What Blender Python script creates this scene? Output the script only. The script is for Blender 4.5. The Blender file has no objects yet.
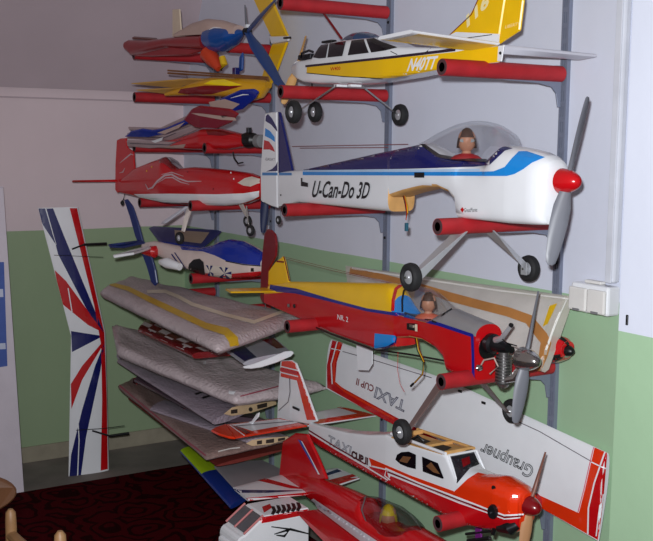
import bpy, bmesh, math, random
from mathutils import Vector, Matrix
random.seed(7)
S = bpy.context.scene
COL = S.collection

# ------------------------------------------------------------------ camera
CAM = Vector((1.967, -1.931, 1.425))
FPX, PCX, PCY = 1015.17, 326.5, 270.5
RIGHT = Vector((0.5207, 0.8537, 0.0091)).normalized()
UP = Vector((-0.1097, 0.0563, 0.9924)); UP = (UP - RIGHT * UP.dot(RIGHT)).normalized()
BACK = RIGHT.cross(UP)
cam = bpy.data.cameras.new('camera'); camo = bpy.data.objects.new('camera', cam); COL.objects.link(camo)
cam.sensor_fit = 'HORIZONTAL'; cam.sensor_width = 36.0; cam.lens = FPX / 653 * 36; cam.clip_start = 0.05
m = Matrix((RIGHT, UP, BACK)).transposed().to_4x4(); m.translation = CAM
camo.matrix_world = m
S.camera = camo

# ------------------------------------------------------------------ light: the camera's flash, dim room light
W = bpy.data.worlds.new('world'); S.world = W; W.use_nodes = True
W.node_tree.nodes['Background'].inputs[0].default_value = (1.0, 0.83, 0.82, 1)
W.node_tree.nodes['Background'].inputs[1].default_value = 0.185
fl = bpy.data.lights.new('camera_flash', 'SPOT'); flo = bpy.data.objects.new('camera_flash', fl); COL.objects.link(flo)
fl.energy = 285; fl.color = (0.93, 0.96, 1.0); fl.shadow_soft_size = 0.022
fl.spot_size = math.radians(98); fl.spot_blend = 1.0
FLP = CAM + UP * 0.075 - RIGHT * 0.035
flo.location = FLP
flo.rotation_euler = (Vector((-0.3, -0.1, 1.22)) - FLP).to_track_quat('-Z', 'Y').to_euler()
S.view_settings.view_transform = 'Standard'; S.view_settings.look = 'None'
S.view_settings.gamma = 1; S.view_settings.exposure = 0.0; S.view_settings.use_curve_mapping = False

# ------------------------------------------------------------------ measuring: a line of sight met with a real plane
def ray(px, py): return RIGHT * (px - PCX) + UP * (PCY - py) - BACK * FPX
def aty(px, py, Y): r = ray(px, py); return CAM + r * ((Y - CAM.y) / r.y)
def atx(px, py, X): r = ray(px, py); return CAM + r * ((X - CAM.x) / r.x)
def atz(px, py, Z): r = ray(px, py); return CAM + r * ((Z - CAM.z) / r.z)
def atp(px, py, p, n): r = ray(px, py); return CAM + r * ((Vector(p) - CAM).dot(n) / r.dot(n))

# ------------------------------------------------------------------ materials
MATS = {}
def lin(c): return tuple((x / 12.92 if x <= 0.04045 else ((x + 0.055) / 1.055) ** 2.4) for x in (v / 255 for v in c))
def mat(name, rgb, rough=0.4, metal=0.0, var=0.06, scale=14.0, bump=0.0, bscale=120.0, coat=0.0, spec=0.5):
    if name in MATS: return MATS[name]
    M = bpy.data.materials.new(name); M.use_nodes = True; nt = M.node_tree; b = nt.nodes['Principled BSDF']
    c = lin(rgb)
    tc = nt.nodes.new('ShaderNodeTexCoord'); nz = nt.nodes.new('ShaderNodeTexNoise')
    nz.inputs['Scale'].default_value = scale; nz.inputs['Detail'].default_value = 4
    nt.links.new(tc.outputs['Object'], nz.inputs['Vector'])
    rp = nt.nodes.new('ShaderNodeValToRGB'); nt.links.new(nz.outputs['Fac'], rp.inputs['Fac'])
    rp.color_ramp.elements[0].position = 0.3; rp.color_ramp.elements[1].position = 0.7
    rp.color_ramp.elements[0].color = tuple(x * (1 - var) for x in c) + (1,)
    rp.color_ramp.elements[1].color = tuple(min(1, x * (1 + var)) for x in c) + (1,)
    nt.links.new(rp.outputs['Color'], b.inputs['Base Color'])
    b.inputs['Roughness'].default_value = rough; b.inputs['Metallic'].default_value = metal
    b.inputs['Specular IOR Level'].default_value = spec
    if coat: b.inputs['Coat Weight'].default_value = coat; b.inputs['Coat Roughness'].default_value = 0.06
    if bump:
        n2 = nt.nodes.new('ShaderNodeTexNoise'); n2.inputs['Scale'].default_value = bscale; n2.inputs['Detail'].default_value = 6
        nt.links.new(tc.outputs['Object'], n2.inputs['Vector'])
        bp = nt.nodes.new('ShaderNodeBump'); bp.inputs['Strength'].default_value = bump; bp.inputs['Distance'].default_value = 0.01
        nt.links.new(n2.outputs['Fac'], bp.inputs['Height']); nt.links.new(bp.outputs['Normal'], b.inputs['Normal'])
    MATS[name] = M; return M
def glassmat(name, tint, gloss=0.10, rough=0.05):
    M = bpy.data.materials.new(name); M.use_nodes = True; nt = M.node_tree; nt.nodes.remove(nt.nodes['Principled BSDF'])
    out = nt.nodes['Material Output']
    t = nt.nodes.new('ShaderNodeBsdfTransparent'); t.inputs[0].default_value = tint + (1,)
    g = nt.nodes.new('ShaderNodeBsdfGlossy'); g.inputs['Roughness'].default_value = rough
    fr = nt.nodes.new('ShaderNodeLayerWeight'); fr.inputs[0].default_value = 0.12
    ad = nt.nodes.new('ShaderNodeMath'); ad.operation = 'MULTIPLY_ADD'; ad.inputs[1].default_value = 0.35; ad.inputs[2].default_value = gloss
    nt.links.new(fr.outputs['Facing'], ad.inputs[0])
    mx = nt.nodes.new('ShaderNodeMixShader'); nt.links.new(ad.outputs[0], mx.inputs[0])
    nt.links.new(t.outputs[0], mx.inputs[1]); nt.links.new(g.outputs[0], mx.inputs[2]); nt.links.new(mx.outputs[0], out.inputs[0])
    MATS[name] = M; return M
def wrapmat(name, rgb, clear=0.25):
    """clouded bubble film: bumpy, glossy, lets a little through"""
    M = mat(name, rgb, rough=0.42, var=0.12, scale=9)
    nt = M.node_tree; b = nt.nodes['Principled BSDF']; tc = nt.nodes['Texture Coordinate']
    vo = nt.nodes.new('ShaderNodeTexVoronoi'); vo.inputs['Scale'].default_value = 85
    nz = nt.nodes.new('ShaderNodeTexNoise'); nz.inputs['Scale'].default_value = 18; nz.inputs['Detail'].default_value = 5
    nt.links.new(tc.outputs['Object'], vo.inputs['Vector']); nt.links.new(tc.outputs['Object'], nz.inputs['Vector'])
    ad = nt.nodes.new('ShaderNodeMath'); ad.operation = 'MULTIPLY_ADD'; ad.inputs[1].default_value = 2.0
    nt.links.new(nz.outputs['Fac'], ad.inputs[0]); nt.links.new(vo.outputs['Distance'], ad.inputs[2])
    bp = nt.nodes.new('ShaderNodeBump'); bp.inputs['Strength'].default_value = 0.4; bp.inputs['Distance'].default_value = 0.008
    nt.links.new(ad.outputs[0], bp.inputs['Height']); nt.links.new(bp.outputs['Normal'], b.inputs['Normal'])
    if clear:
        t = nt.nodes.new('ShaderNodeBsdfTransparent'); mx = nt.nodes.new('ShaderNodeMixShader'); mx.inputs[0].default_value = clear
        nt.links.new(b.outputs[0], mx.inputs[1]); nt.links.new(t.outputs[0], mx.inputs[2])
        nt.links.new(mx.outputs[0], nt.nodes['Material Output'].inputs[0])
    return M

white = mat('white_film', (232, 234, 238), 0.22, coat=0.3, var=0.02)
cream = mat('cream_film', (222, 205, 180), 0.35, var=0.05)
red = mat('red_film', (190, 14, 22), 0.22, coat=0.4, var=0.05)
dred = mat('dark_red_film', (120, 10, 18), 0.25, coat=0.3)
orange = mat('orange_film', (222, 52, 14), 0.2, coat=0.5, var=0.04)
yellow = mat('yellow_film', (240, 190, 10), 0.3, coat=0.3, var=0.04)
navy = mat('navy_film', (14, 22, 92), 0.25, coat=0.3)
blue = mat('blue_film', (16, 42, 140), 0.2, coat=0.5)
sky = mat('sky_blue_film', (25, 135, 215), 0.25, coat=0.3)
midblue = mat('mid_blue_film', (70, 130, 190), 0.3)
black = mat('black_plastic', (14, 14, 16), 0.4)
rubber = mat('tyre_rubber', (24, 24, 26), 0.75, bump=0.1)
gunmetal = mat('dark_engine_metal', (52, 52, 56), 0.35, metal=0.8)
steel = mat('grey_enamel_steel', (118, 124, 142), 0.45, metal=0.15)
alu = mat('brushed_aluminium', (198, 200, 205), 0.32, metal=0.55)
chrome = mat('polished_aluminium', (190, 188, 186), 0.16, metal=0.95)
silver = mat('silver_paint', (150, 148, 150), 0.4, metal=0.3)
foam = mat('red_pipe_foam', (168, 26, 34), 0.6, var=0.1, scale=30, bump=0.06, bscale=160)
foamdark = mat('foam_core_dark', (74, 44, 48), 0.8)
wood = mat('plywood', (206, 158, 96), 0.6, var=0.14, scale=30)
wooddark = mat('dark_plywood', (120, 78, 44), 0.6, var=0.2, scale=20)
skin = mat('painted_skin', (196, 140, 112), 0.5)
hair = mat('painted_brown_hair', (74, 50, 38), 0.6)
blond = mat('painted_yellow_hair', (226, 196, 30), 0.5)
shirt = mat('painted_red_shirt', (160, 24, 30), 0.5)
tape = mat('brown_parcel_tape', (178, 122, 66), 0.35, var=0.12)
ytape = mat('yellow_tape', (214, 172, 24), 0.4)
ctape = mat('cream_masking_tape', (232, 220, 198), 0.5)
greyprop = mat('grey_nylon_propeller', (112, 114, 122), 0.4)
blueprop = mat('blue_painted_blade', (34, 62, 116), 0.4)
lime = mat('lime_film', (170, 205, 30), 0.4)
purple = mat('purple_anodised', (120, 40, 130), 0.35, metal=0.3)
glass = glassmat('clear_canopy_plastic', (0.93, 0.935, 0.945), 0.09, 0.13)
smoke = glassmat('smoked_canopy_plastic', (0.66, 0.67, 0.69), 0.05, 0.08)
darkwin = mat('dark_tinted_window', (16, 14, 20), 0.08, coat=0.6)
wrap = wrapmat('bubble_wrap', (188, 174, 176), 0.0)
wrap2 = wrapmat('bubble_wrap_brownish', (140, 118, 112), 0.0)
film = wrapmat('clear_bubble_film', (226, 220, 208), 0.45); film.node_tree.nodes['Bump'].inputs['Strength'].default_value = 0.08

# ------------------------------------------------------------------ objects
def obj(name, me, parent=None):
    o = bpy.data.objects.new(name, me); COL.objects.link(o)
    if parent: o.parent = parent
    return o
def wloc(p):
    v = Vector((0, 0, 0))
    while p: v = v + p.location; p = p.parent
    return v
def mesh(name, verts, faces, mats, parent=None, idx=None, smooth=True, angle=35, origin=None):
    """verts in world metres; stored relative to the parent's base"""
    base = wloc(parent) if parent else (Vector(origin) if origin is not None else Vector((0, 0, 0)))
    me = bpy.data.meshes.new(name)
    me.from_pydata([tuple(Vector(v) - base) for v in verts], [], faces)
    for M in (mats if isinstance(mats, (list, tuple)) else [mats]): me.materials.append(M)
    if idx: me.polygons.foreach_set('material_index', idx)
    bm = bmesh.new(); bm.from_mesh(me); bmesh.ops.recalc_face_normals(bm, faces=bm.faces); bm.to_mesh(me); bm.free()
    if smooth:
        me.polygons.foreach_set('use_smooth', [True] * len(me.polygons)); me.set_sharp_from_angle(angle=math.radians(angle))
    me.update()
    o = obj(name, me, parent)
    if not parent: o.location = base
    return o
def tag(o, label, cat=None, group=None, kind=None):
    o['label'] = label
    if cat: o['category'] = cat
    if group: o['group'] = group
    if kind: o['kind'] = kind
    return o
def thing(name, label, cat, loc, group=None):
    o = bpy.data.objects.new(name, None); COL.objects.link(o); o.location = loc; o.empty_display_size = 0.05
    return tag(o, label, cat, group)
def struct(o): o['kind'] = 'structure'; return o

def boxdata(lo, hi):
    x0, y0, z0 = lo; x1, y1, z1 = hi
    v = [(x0, y0, z0), (x1, y0, z0), (x1, y1, z0), (x0, y1, z0), (x0, y0, z1), (x1, y0, z1), (x1, y1, z1), (x0, y1, z1)]
    f = [(0, 3, 2, 1), (4, 5, 6, 7), (0, 1, 5, 4), (1, 2, 6, 5), (2, 3, 7, 6), (3, 0, 4, 7)]
    return v, f
def box(name, lo, hi, M, parent=None, bevel=0.0):
    v, f = boxdata(lo, hi)
    org = ((lo[0] + hi[0]) / 2, (lo[1] + hi[1]) / 2, lo[2])
    o = mesh(name, v, f, M, parent, smooth=False, origin=org)
    if bevel:
        bm = bmesh.new(); bm.from_mesh(o.data)
        bmesh.ops.bevel(bm, geom=list(bm.edges), offset=bevel, segments=2, affect='EDGES', profile=0.5)
        bm.to_mesh(o.data); bm.free()
    return o
def basis(axis):
    a = Vector(axis).normalized(); t = Vector((0, 0, 1)) if abs(a.z) < 0.9 else Vector((1, 0, 0))
    u = a.cross(t).normalized(); return a, u, a.cross(u)
def lathe(name, prof, center, axis, M, parent=None, segs=24, idxfn=None, squash=1.0):
    a, u, w = basis(axis); c = Vector(center); v, f, ix = [], [], []
    for (s, r) in prof:
        for k in range(segs):
            t = 2 * math.pi * k / segs
            v.append(c + a * s + (u * math.cos(t) + w * math.sin(t) * squash) * r)
    for i in range(len(prof) - 1):
        for k in range(segs):
            f.append((i * segs + k, i * segs + (k + 1) % segs, (i + 1) * segs + (k + 1) % segs, (i + 1) * segs + k)); ix.append(idxfn(i) if idxfn else 0)
    if prof[0][1] > 1e-4: f.append(tuple(range(segs))); ix.append(idxfn(0) if idxfn else 0)
    if prof[-1][1] > 1e-4: f.append(tuple(range((len(prof) - 1) * segs, len(prof) * segs))); ix.append(idxfn(len(prof) - 2) if idxfn else 0)
    return mesh(name, v, f, M, parent, ix, origin=c)
def tubedata(pts, rad, segs=8, flat=1.0):
    pts = [Vector(p) for p in pts]; v, f = [], []
    for i, p in enumerate(pts):
        d = (pts[min(i + 1, len(pts) - 1)] - pts[max(i - 1, 0)])
        a, u, w = basis(d); r = rad[i] if isinstance(rad, (list, tuple)) else rad
        for k in range(segs):
            t = 2 * math.pi * k / segs; v.append(p + (u * math.cos(t) * flat + w * math.sin(t)) * r)
    for i in range(len(pts) - 1):
        for k in range(segs): f.append((i * segs + k, i * segs + (k + 1) % segs, (i + 1) * segs + (k + 1) % segs, (i + 1) * segs + k))
    f.append(tuple(range(segs))[::-1]); f.append(tuple(range((len(pts) - 1) * segs, len(pts) * segs)))
    return v, f
def tube(name, pts, rad, M, parent=None, segs=8, flat=1.0):
    v, f = tubedata(pts, rad, segs, flat); return mesh(name, v, f, M, parent, origin=pts[0])
def plate(name, pts, th, M, parent=None, nrm=None, bev=0.3, origin=None):
    """flat polygon of real thickness, edges eased"""
    pts = [Vector(p) for p in pts]
    if nrm is None:
        nrm = Vector((0, 0, 0))
        for i in range(len(pts)): nrm += pts[i].cross(pts[(i + 1) % len(pts)])
    n = Vector(nrm).normalized()
    base = wloc(parent) if parent else Vector(origin if origin is not None else pts[0])
    bm = bmesh.new(); a = [bm.verts.new(p - n * th / 2 - base) for p in pts]; fa = bm.faces.new(a)
    r = bmesh.ops.extrude_face_region(bm, geom=[fa]); bmesh.ops.translate(bm, vec=n * th, verts=[g for g in r['geom'] if isinstance(g, bmesh.types.BMVert)])
    bmesh.ops.recalc_face_normals(bm, faces=bm.faces)
    if bev: bmesh.ops.bevel(bm, geom=list(bm.edges), offset=th * bev, segments=1, affect='EDGES')
    me = bpy.data.meshes.new(name); bm.to_mesh(me); bm.free(); me.materials.append(M)
    o = obj(name, me, parent)
    if not parent: o.location = base
    return o

# flat print: polygons and letters laid on a real surface
from mathutils.geometry import tessellate_polygon
def flatpoly(pts, res):
    bm = bmesh.new(); vs = [bm.verts.new((x, y, 0)) for x, y in pts]
    for tr_ in tessellate_polygon([[Vector((x, y, 0)) for x, y in pts]]):
        try: bm.faces.new([vs[i] for i in tr_])
        except ValueError: pass
    xs = [p[0] for p in pts]; ys = [p[1] for p in pts]
    for ax, (lo, hi) in enumerate(((min(xs), max(xs)), (min(ys), max(ys)))):
        k = math.floor(lo / res) + 1
        while k * res < hi:
            co = [0, 0, 0]; co[ax] = k * res; no = [0, 0, 0]; no[ax] = 1
            bmesh.ops.bisect_plane(bm, geom=bm.verts[:] + bm.edges[:] + bm.faces[:], plane_co=co, plane_no=no); k += 1
    bm.verts.index_update(); v = [(a.co.x, a.co.y) for a in bm.verts]; f = [tuple(a.index for a in q.verts) for q in bm.faces]; bm.free()
    return v, f
def facecam(o):
    """turn a print's faces to the outside, the side it is looked at from"""
    me = o.data; c = wloc(o.parent) if o.parent else o.location
    bm = bmesh.new(); bm.from_mesh(me)
    fl_ = [q for q in bm.faces if q.normal.dot(CAM - c - q.calc_center_median()) < 0]
    bmesh.ops.reverse_faces(bm, faces=fl_); bm.to_mesh(me); bm.free()
def settle(v, surf):
    """lay print points on the skin; points past its outline are drawn in to the outline"""
    P = [surf(*p) for p in v]; ok = [i for i, p in enumerate(P) if p is not None]
    for i, p in enumerate(P):
        if p is not None: continue
        if not ok: return None
        k = min(ok, key=lambda q: (v[q][0] - v[i][0]) ** 2 + (v[q][1] - v[i][1]) ** 2); a, b = 0.0, 1.0; best = P[k]
        for _ in range(9):
            m_ = (a + b) / 2; h = surf(v[k][0] + (v[i][0] - v[k][0]) * m_, v[k][1] + (v[i][1] - v[k][1]) * m_)
            if h is None: b = m_
            else: a = m_; best = h
        P[i] = best
    return P
def decal(name, pts, surf, M, parent, res=2.5):
    v, f = flatpoly(pts, res); P = settle(v, surf)
    if P is None: print('MISS', name, pts[:2]); return None
    o = mesh(name, P, f, M, parent, smooth=False); facecam(o); return o
def band(name, line, w, surf, M, parent, res=2.5):
    """stripe of width w (px) below/around a polyline"""
    L, R = [], []
    for i, (x, y) in enumerate(line):
        x0, y0 = line[max(i - 1, 0)]; x1, y1 = line[min(i + 1, len(line) - 1)]
        d = math.hypot(x1 - x0, y1 - y0) or 1; nx, ny = -(y1 - y0) / d, (x1 - x0) / d
        ww = w[i] if isinstance(w, (list, tuple)) else w
        L.append((x + nx * ww / 2, y + ny * ww / 2)); R.append((x - nx * ww / 2, y - ny * ww / 2))
    return decal(name, L + R[::-1], surf, M, parent, res)
DEPS = bpy.context.evaluated_depsgraph_get()
def textpolys(s, outline=0.0, shear=0.0, bold=0.0):
    c = bpy.data.curves.new('t', 'FONT'); c.body = s; c.size = 1; c.shear = shear; c.resolution_u = 3
    if outline: c.fill_mode = 'NONE'; c.bevel_depth = outline; c.bevel_resolution = 0
    elif bold: c.offset = bold
    o = bpy.data.objects.new('t', c); COL.objects.link(o); dg = bpy.context.evaluated_depsgraph_get(); dg.update()
    me = bpy.data.meshes.new_from_object(o.evaluated_get(dg)); v = [(a.co.x, a.co.y) for a in me.vertices]; f = [tuple(p.vertices) for p in me.polygons]
    bpy.data.objects.remove(o); bpy.data.curves.remove(c); bpy.data.meshes.remove(me)
    x0 = min(a[0] for a in v); x1 = max(a[0] for a in v); y0 = min(a[1] for a in v); y1 = max(a[1] for a in v)
    return [((a[0] - x0) / (x1 - x0), (a[1] - y0) / (y1 - y0)) for a in v], f
def lettering(s, bl, br, tl, surf, M, parent, outline=0.0, shear=0.0, bold=0.0, name='lettering'):
    """letters between baseline ends bl, br with their height towards tl"""
    v, f = textpolys(s, outline, shear, bold)
    P = settle([(bl[0] + (br[0] - bl[0]) * a + (tl[0] - bl[0]) * b, bl[1] + (br[1] - bl[1]) * a + (tl[1] - bl[1]) * b) for a, b in v], surf)
    if P is None: print('MISS', s); return None
    o = mesh(name, P, f, M, parent, smooth=False); facecam(o); return o

from mathutils.bvhtree import BVHTree
def skin_of(*objs):
    """the real outer skin of built parts: where a line of sight meets it"""
    V_, F_ = [], []
    for o in objs:
        b = wloc(o); k = len(V_); V_ += [v.co + b for v in o.data.vertices]; F_ += [[k + i for i in p.vertices] for p in o.data.polygons]
    T = BVHTree.FromPolygons(V_, F_)
    def at(eps=0.0012):
        def fn(px, py):
            r = ray(px, py).normalized(); h = T.ray_cast(CAM, r)
            if h[0] is None: return None
            n = h[1] if h[1].dot(r) < 0 else -h[1]
            return h[0] + n * eps
        return fn
    return at

def interp(xs, ys, x):
    if x <= xs[0]: return ys[0]
    for i in range(len(xs) - 1):
        if x <= xs[i + 1]:
            t = (x - xs[i]) / ((xs[i + 1] - xs[i]) or 1e-9); return ys[i] + (ys[i + 1] - ys[i]) * t
    return ys[-1]

class Frame:
    """upright centre plane of an aeroplane: s runs along it, l across (negative = room side)"""
    def __init__(self, p0, d):
        self.p0 = Vector((p0[0], p0[1], 0)); self.d = Vector((d[0], d[1], 0)).normalized()
        if self.d.x < 0: self.d = -self.d
        self.n = Vector((-self.d.y, self.d.x, 0))
    def sz(self, px, py, l=0.0):
        p = atp(px, py, self.p0 + self.n * l, self.n); return ((p - self.p0).dot(self.d), p.z)
    def pt(self, s, z, l=0.0): v = self.p0 + self.d * s + self.n * l; return Vector((v.x, v.y, z))
    def at(self, px, py, l=0.0): return self.pt(*self.sz(px, py, l), l)
def frame_y(Y): return Frame((0, Y), (1, 0))
def frame_2(a, b):
    A = aty(*a); B = aty(*b); return Frame((A.x, A.y), (B.x - A.x, B.y - A.y))

class Loft:
    """fuselage body: top/bottom outlines seen on its side, half widths, cross section roundness"""
    def __init__(self, fr, top, bot, hw, split=None, nu=2.2, nl=5.0, off=None, half=False, extra=()):
        self.fr = fr; self.half = half; self.N_ = []
        for n_ in (nu, nl):
            q = sorted((fr.sz(x, top[len(top) // 2][1], -0.03)[0], w) for x, w in (n_ if isinstance(n_, list) else [(300, n_)])); self.N_.append(([a for a, _ in q], [b for _, b in q]))
        hs = sorted(hw); hx, hv = [a for a, _ in hs], [b for _, b in hs]
        W0 = max(hv); self.off = -0.7 * W0 if off is None else off; kk = min(1.0, abs(self.off) / W0)
        lo_ = lambda px: -kk * interp(hx, hv, px)
        self.lo_ = lo_
        def line(pl): q = sorted(fr.sz(p[0], p[1], p[2] if len(p) > 2 else lo_(p[0])) for p in pl); return [a for a, _ in q], [b for _, b in q]
        self.T = line(top); self.B = line(bot); ym = top[len(top) // 2][1]
        h = sorted((fr.sz(x, ym, -kk * w)[0], w) for x, w in hw); self.H = ([a for a, _ in h], [b for _, b in h])
        self.Sp = line(split) if split else None
        lo = max(self.T[0][0], self.B[0][0]) if not half else self.T[0][0]; hi = min(self.T[0][-1], self.B[0][-1]) if not half else self.T[0][-1]
        st = set([lo, hi] + [s for s in self.T[0] + self.B[0] + self.H[0] if lo < s < hi])
        n = 26
        for i in range(n + 1): st.add(lo + (hi - lo) * i / n)
        st = sorted(st); self.st = [st[0]]
        for s in st[1:]:
            if s - self.st[-1] > 0.0012: self.st.append(s)
    def s(self, px, py): return self.fr.sz(px, py, self.lo_(px))[0]
    def dims(self, s):
        t = interp(*self.T, s); b = interp(*self.B, s); t = max(t, b + 0.002)
        m_ = interp(*self.Sp, s) if self.Sp else (t + b) / 2
        m_ = min(max(m_, b + 0.0008), t - 0.0008)
        return t, b, m_, interp(*self.H, s)
    def lat(self, s, z):
        t, b, m_, h = self.dims(s)
        if z >= m_: q = min(1, (z - m_) / (t - m_)); n = interp(*self.N_[0], s)
        else: q = min(1, (m_ - z) / (m_ - b)); n = interp(*self.N_[1], s)
        return h * max(0.0, 1 - q ** n) ** (1 / n)
    def build(self, name, M, parent, segs=28, matfn=None, caps=True):
        v, f, ix = [], [], []; N = segs if not self.half else segs // 2 + 1
        for s in self.st:
            t, b, m_, h = self.dims(s)
            if self.half: m_ = b
            n_u = interp(*self.N_[0], s); n_l = interp(*self.N_[1], s)
            for k in range(N):
                a = 2 * math.pi * k / segs; c, sn = math.cos(a), math.sin(a); n = n_u if sn >= 0 else n_l
                l = h * math.copysign(abs(c) ** (2 / n), c); zz = abs(sn) ** (2 / n)
                z = m_ + (t - m_) * zz if sn >= 0 else m_ - (m_ - b) * zz
                v.append(self.fr.pt(s, z, l))
        R = N if not self.half else N - 1
        for i in range(len(self.st) - 1):
            for k in range(R): f.append((i * N + k, i * N + (k + 1) % N, (i + 1) * N + (k + 1) % N, (i + 1) * N + k))
        if caps: f.append(tuple(range(N))); f.append(tuple(range((len(self.st) - 1) * N, len(self.st) * N)))
        if matfn:
            for q in f:
                P = [v[i] for i in q]; c = sum(P, Vector()) / len(P); n = (P[1] - P[0]).cross(P[2] - P[0])
                if n.length: n.normalize()
                r = c - self.fr.p0; ix.append(matfn(r.dot(self.fr.d), c.z, r.dot(self.fr.n), abs(n.z), abs(n.dot(self.fr.d))))
        self.ob = mesh(name, v, f, M, parent, ix or None, angle=40); return self.ob
    def surf(self, eps=0.0012): return skin_of(self.ob)(eps)

class Panel:
    """wing or tail panel between four corners A,B (one end: front, rear) and D,C (other end)"""
    def __init__(self, A, B, C, D, th, foil=True, up=None):
        self.A, self.B, self.C, self.D = map(Vector, (A, B, C, D)); self.th = th; self.foil = foil
        n = (self.C - self.A).cross(self.B - self.D).normalized(); c = (self.A + self.B + self.C + self.D) / 4
        ref = Vector(up) if up else CAM - c
        self.n = n if n.dot(ref) > 0 else -n; self.c = c
    def prof(self, v):
        v = min(max(v, 0.0), 1.0)
        if self.foil: return max(0.03, (2.969 * math.sqrt(v) - 1.26 * v - 3.516 * v * v + 2.843 * v ** 3 - 1.036 * v ** 4)) * 0.97
        return max(0.05, min(1, math.sqrt(v / 0.07), math.sqrt((1 - v) / 0.07)))
    def mid(self, u, v): return (self.A * (1 - v) + self.B * v) * (1 - u) + (self.D * (1 - v) + self.C * v) * u
    def pos(self, u, v, side=1, eps=0.0): return self.mid(u, v) + self.n * side * (self.th / 2 * self.prof(v) + eps)
    def build(self, name, M, parent, nu=10, wob=0.0):
        vs = [0, .012, .05, .12, .22, .35, .5, .65, .8, .92, .985, 1]; v, f = [], []
        L = [(x, 1) for x in vs] + [(x, -1) for x in vs[::-1][1:-1]]; N = len(L)
        for i in range(nu + 1):
            for (x, sd) in L:
                p = self.pos(i / nu, x, sd)
                if wob: p += self.n * random.uniform(-wob, wob)
                v.append(p)
        for i in range(nu):
            for k in range(N): f.append((i * N + k, i * N + (k + 1) % N, (i + 1) * N + (k + 1) % N, (i + 1) * N + k))
        f.append(tuple(range(N))); f.append(tuple(range(nu * N, (nu + 1) * N)))
        self.ob = mesh(name, v, f, M, parent, angle=38, origin=self.c); return self.ob
    def uv(self, p):
        u = v = 0.5
        for _ in range(12):
            r = p - self.mid(u, v); du = self.mid(u + .01, v) - self.mid(u, v); dv = self.mid(u, v + .01) - self.mid(u, v)
            a, b, c_ = du.dot(du), du.dot(dv), dv.dot(dv); e, g = du.dot(r), dv.dot(r); det = a * c_ - b * b
            u += .01 * (e * c_ - g * b) / det; v += .01 * (a * g - b * e) / det
        return u, v
    def surf(self, eps=0.0012): return skin_of(self.ob)(eps)
    def uvpoly(self, name, pts, M, parent, res=0.08, eps=0.0012, side=1):
        v, f = flatpoly(pts, res); o = mesh(name, [self.pos(a, b, side, eps) for a, b in v], f, M, parent, smooth=False)
        if side > 0 and self.n.dot(CAM - self.c) > 0: facecam(o)
        return o

def wheel(parent, c, R, w, axis=(0, 1, 0), tyre=None, hubm=None, name='wheel'):
    pr = [(-w * .28, R * .45), (-w * .5, R * .62), (-w * .5, R * .8), (-w * .32, R * .95), (0, R), (w * .32, R * .95), (w * .5, R * .8), (w * .5, R * .62), (w * .28, R * .45)]
    t = lathe(name, pr, c, axis, tyre or rubber, parent, 28)
    lathe('hub', [(-w * .46, 0), (-w * .46, R * .16), (-w * .36, R * .2), (-w * .3, R * .47), (w * .3, R * .47), (w * .36, R * .2), (w * .46, R * .16), (w * .46, 0)], c, axis, hubm or alu, t, 20)
    return t
def blade(name, hub, tip, chord, M, parent, axis=(1, 0, 0), twist=0.5, root=0.0, th=0.007, tipw=.55):
    hub, tip = Vector(hub), Vector(tip); d = tip - hub; L = d.length; d.normalize(); ax = (Vector(axis) - d * d.dot(Vector(axis))).normalized(); tg = ax.cross(d)
    prof = [(root, .45), (.12, .6), (.3, .95), (.5, 1.0), (.7, .9), (.88, .72), (.97, tipw), (1, tipw * .5)]; v, f = [], []; N = 10
    for (t, cw) in prof:
        a = twist * (1.25 - .6 * t); cd = tg * math.cos(a) + ax * math.sin(a); nd = ax * math.cos(a) - tg * math.sin(a)
        for k in range(N):
            q = 2 * math.pi * k / N; v.append(hub + d * L * t + cd * math.cos(q) * chord * cw / 2 + nd * math.sin(q) * th * (1.15 - .75 * t) / 2 * 1.6)
    for i in range(len(prof) - 1):
        for k in range(N): f.append((i * N + k, i * N + (k + 1) % N, (i + 1) * N + (k + 1) % N, (i + 1) * N + k))
    f.append(tuple(range(N))); f.append(tuple(range((len(prof) - 1) * N, len(prof) * N)))
    return mesh(name, v, f, M, parent)
def spinner(parent, c, axis, R, L, M, name='spinner'):
    pr = [(0, 0), (0, R * .9), (L * .06, R)] + [(L * t, R * math.sqrt(max(0, 1 - t ** 1.9))) for t in (.2, .35, .5, .65, .8, .9, .96, 1)]
    return lathe(name, pr, c, axis, M, parent, 24)
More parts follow.
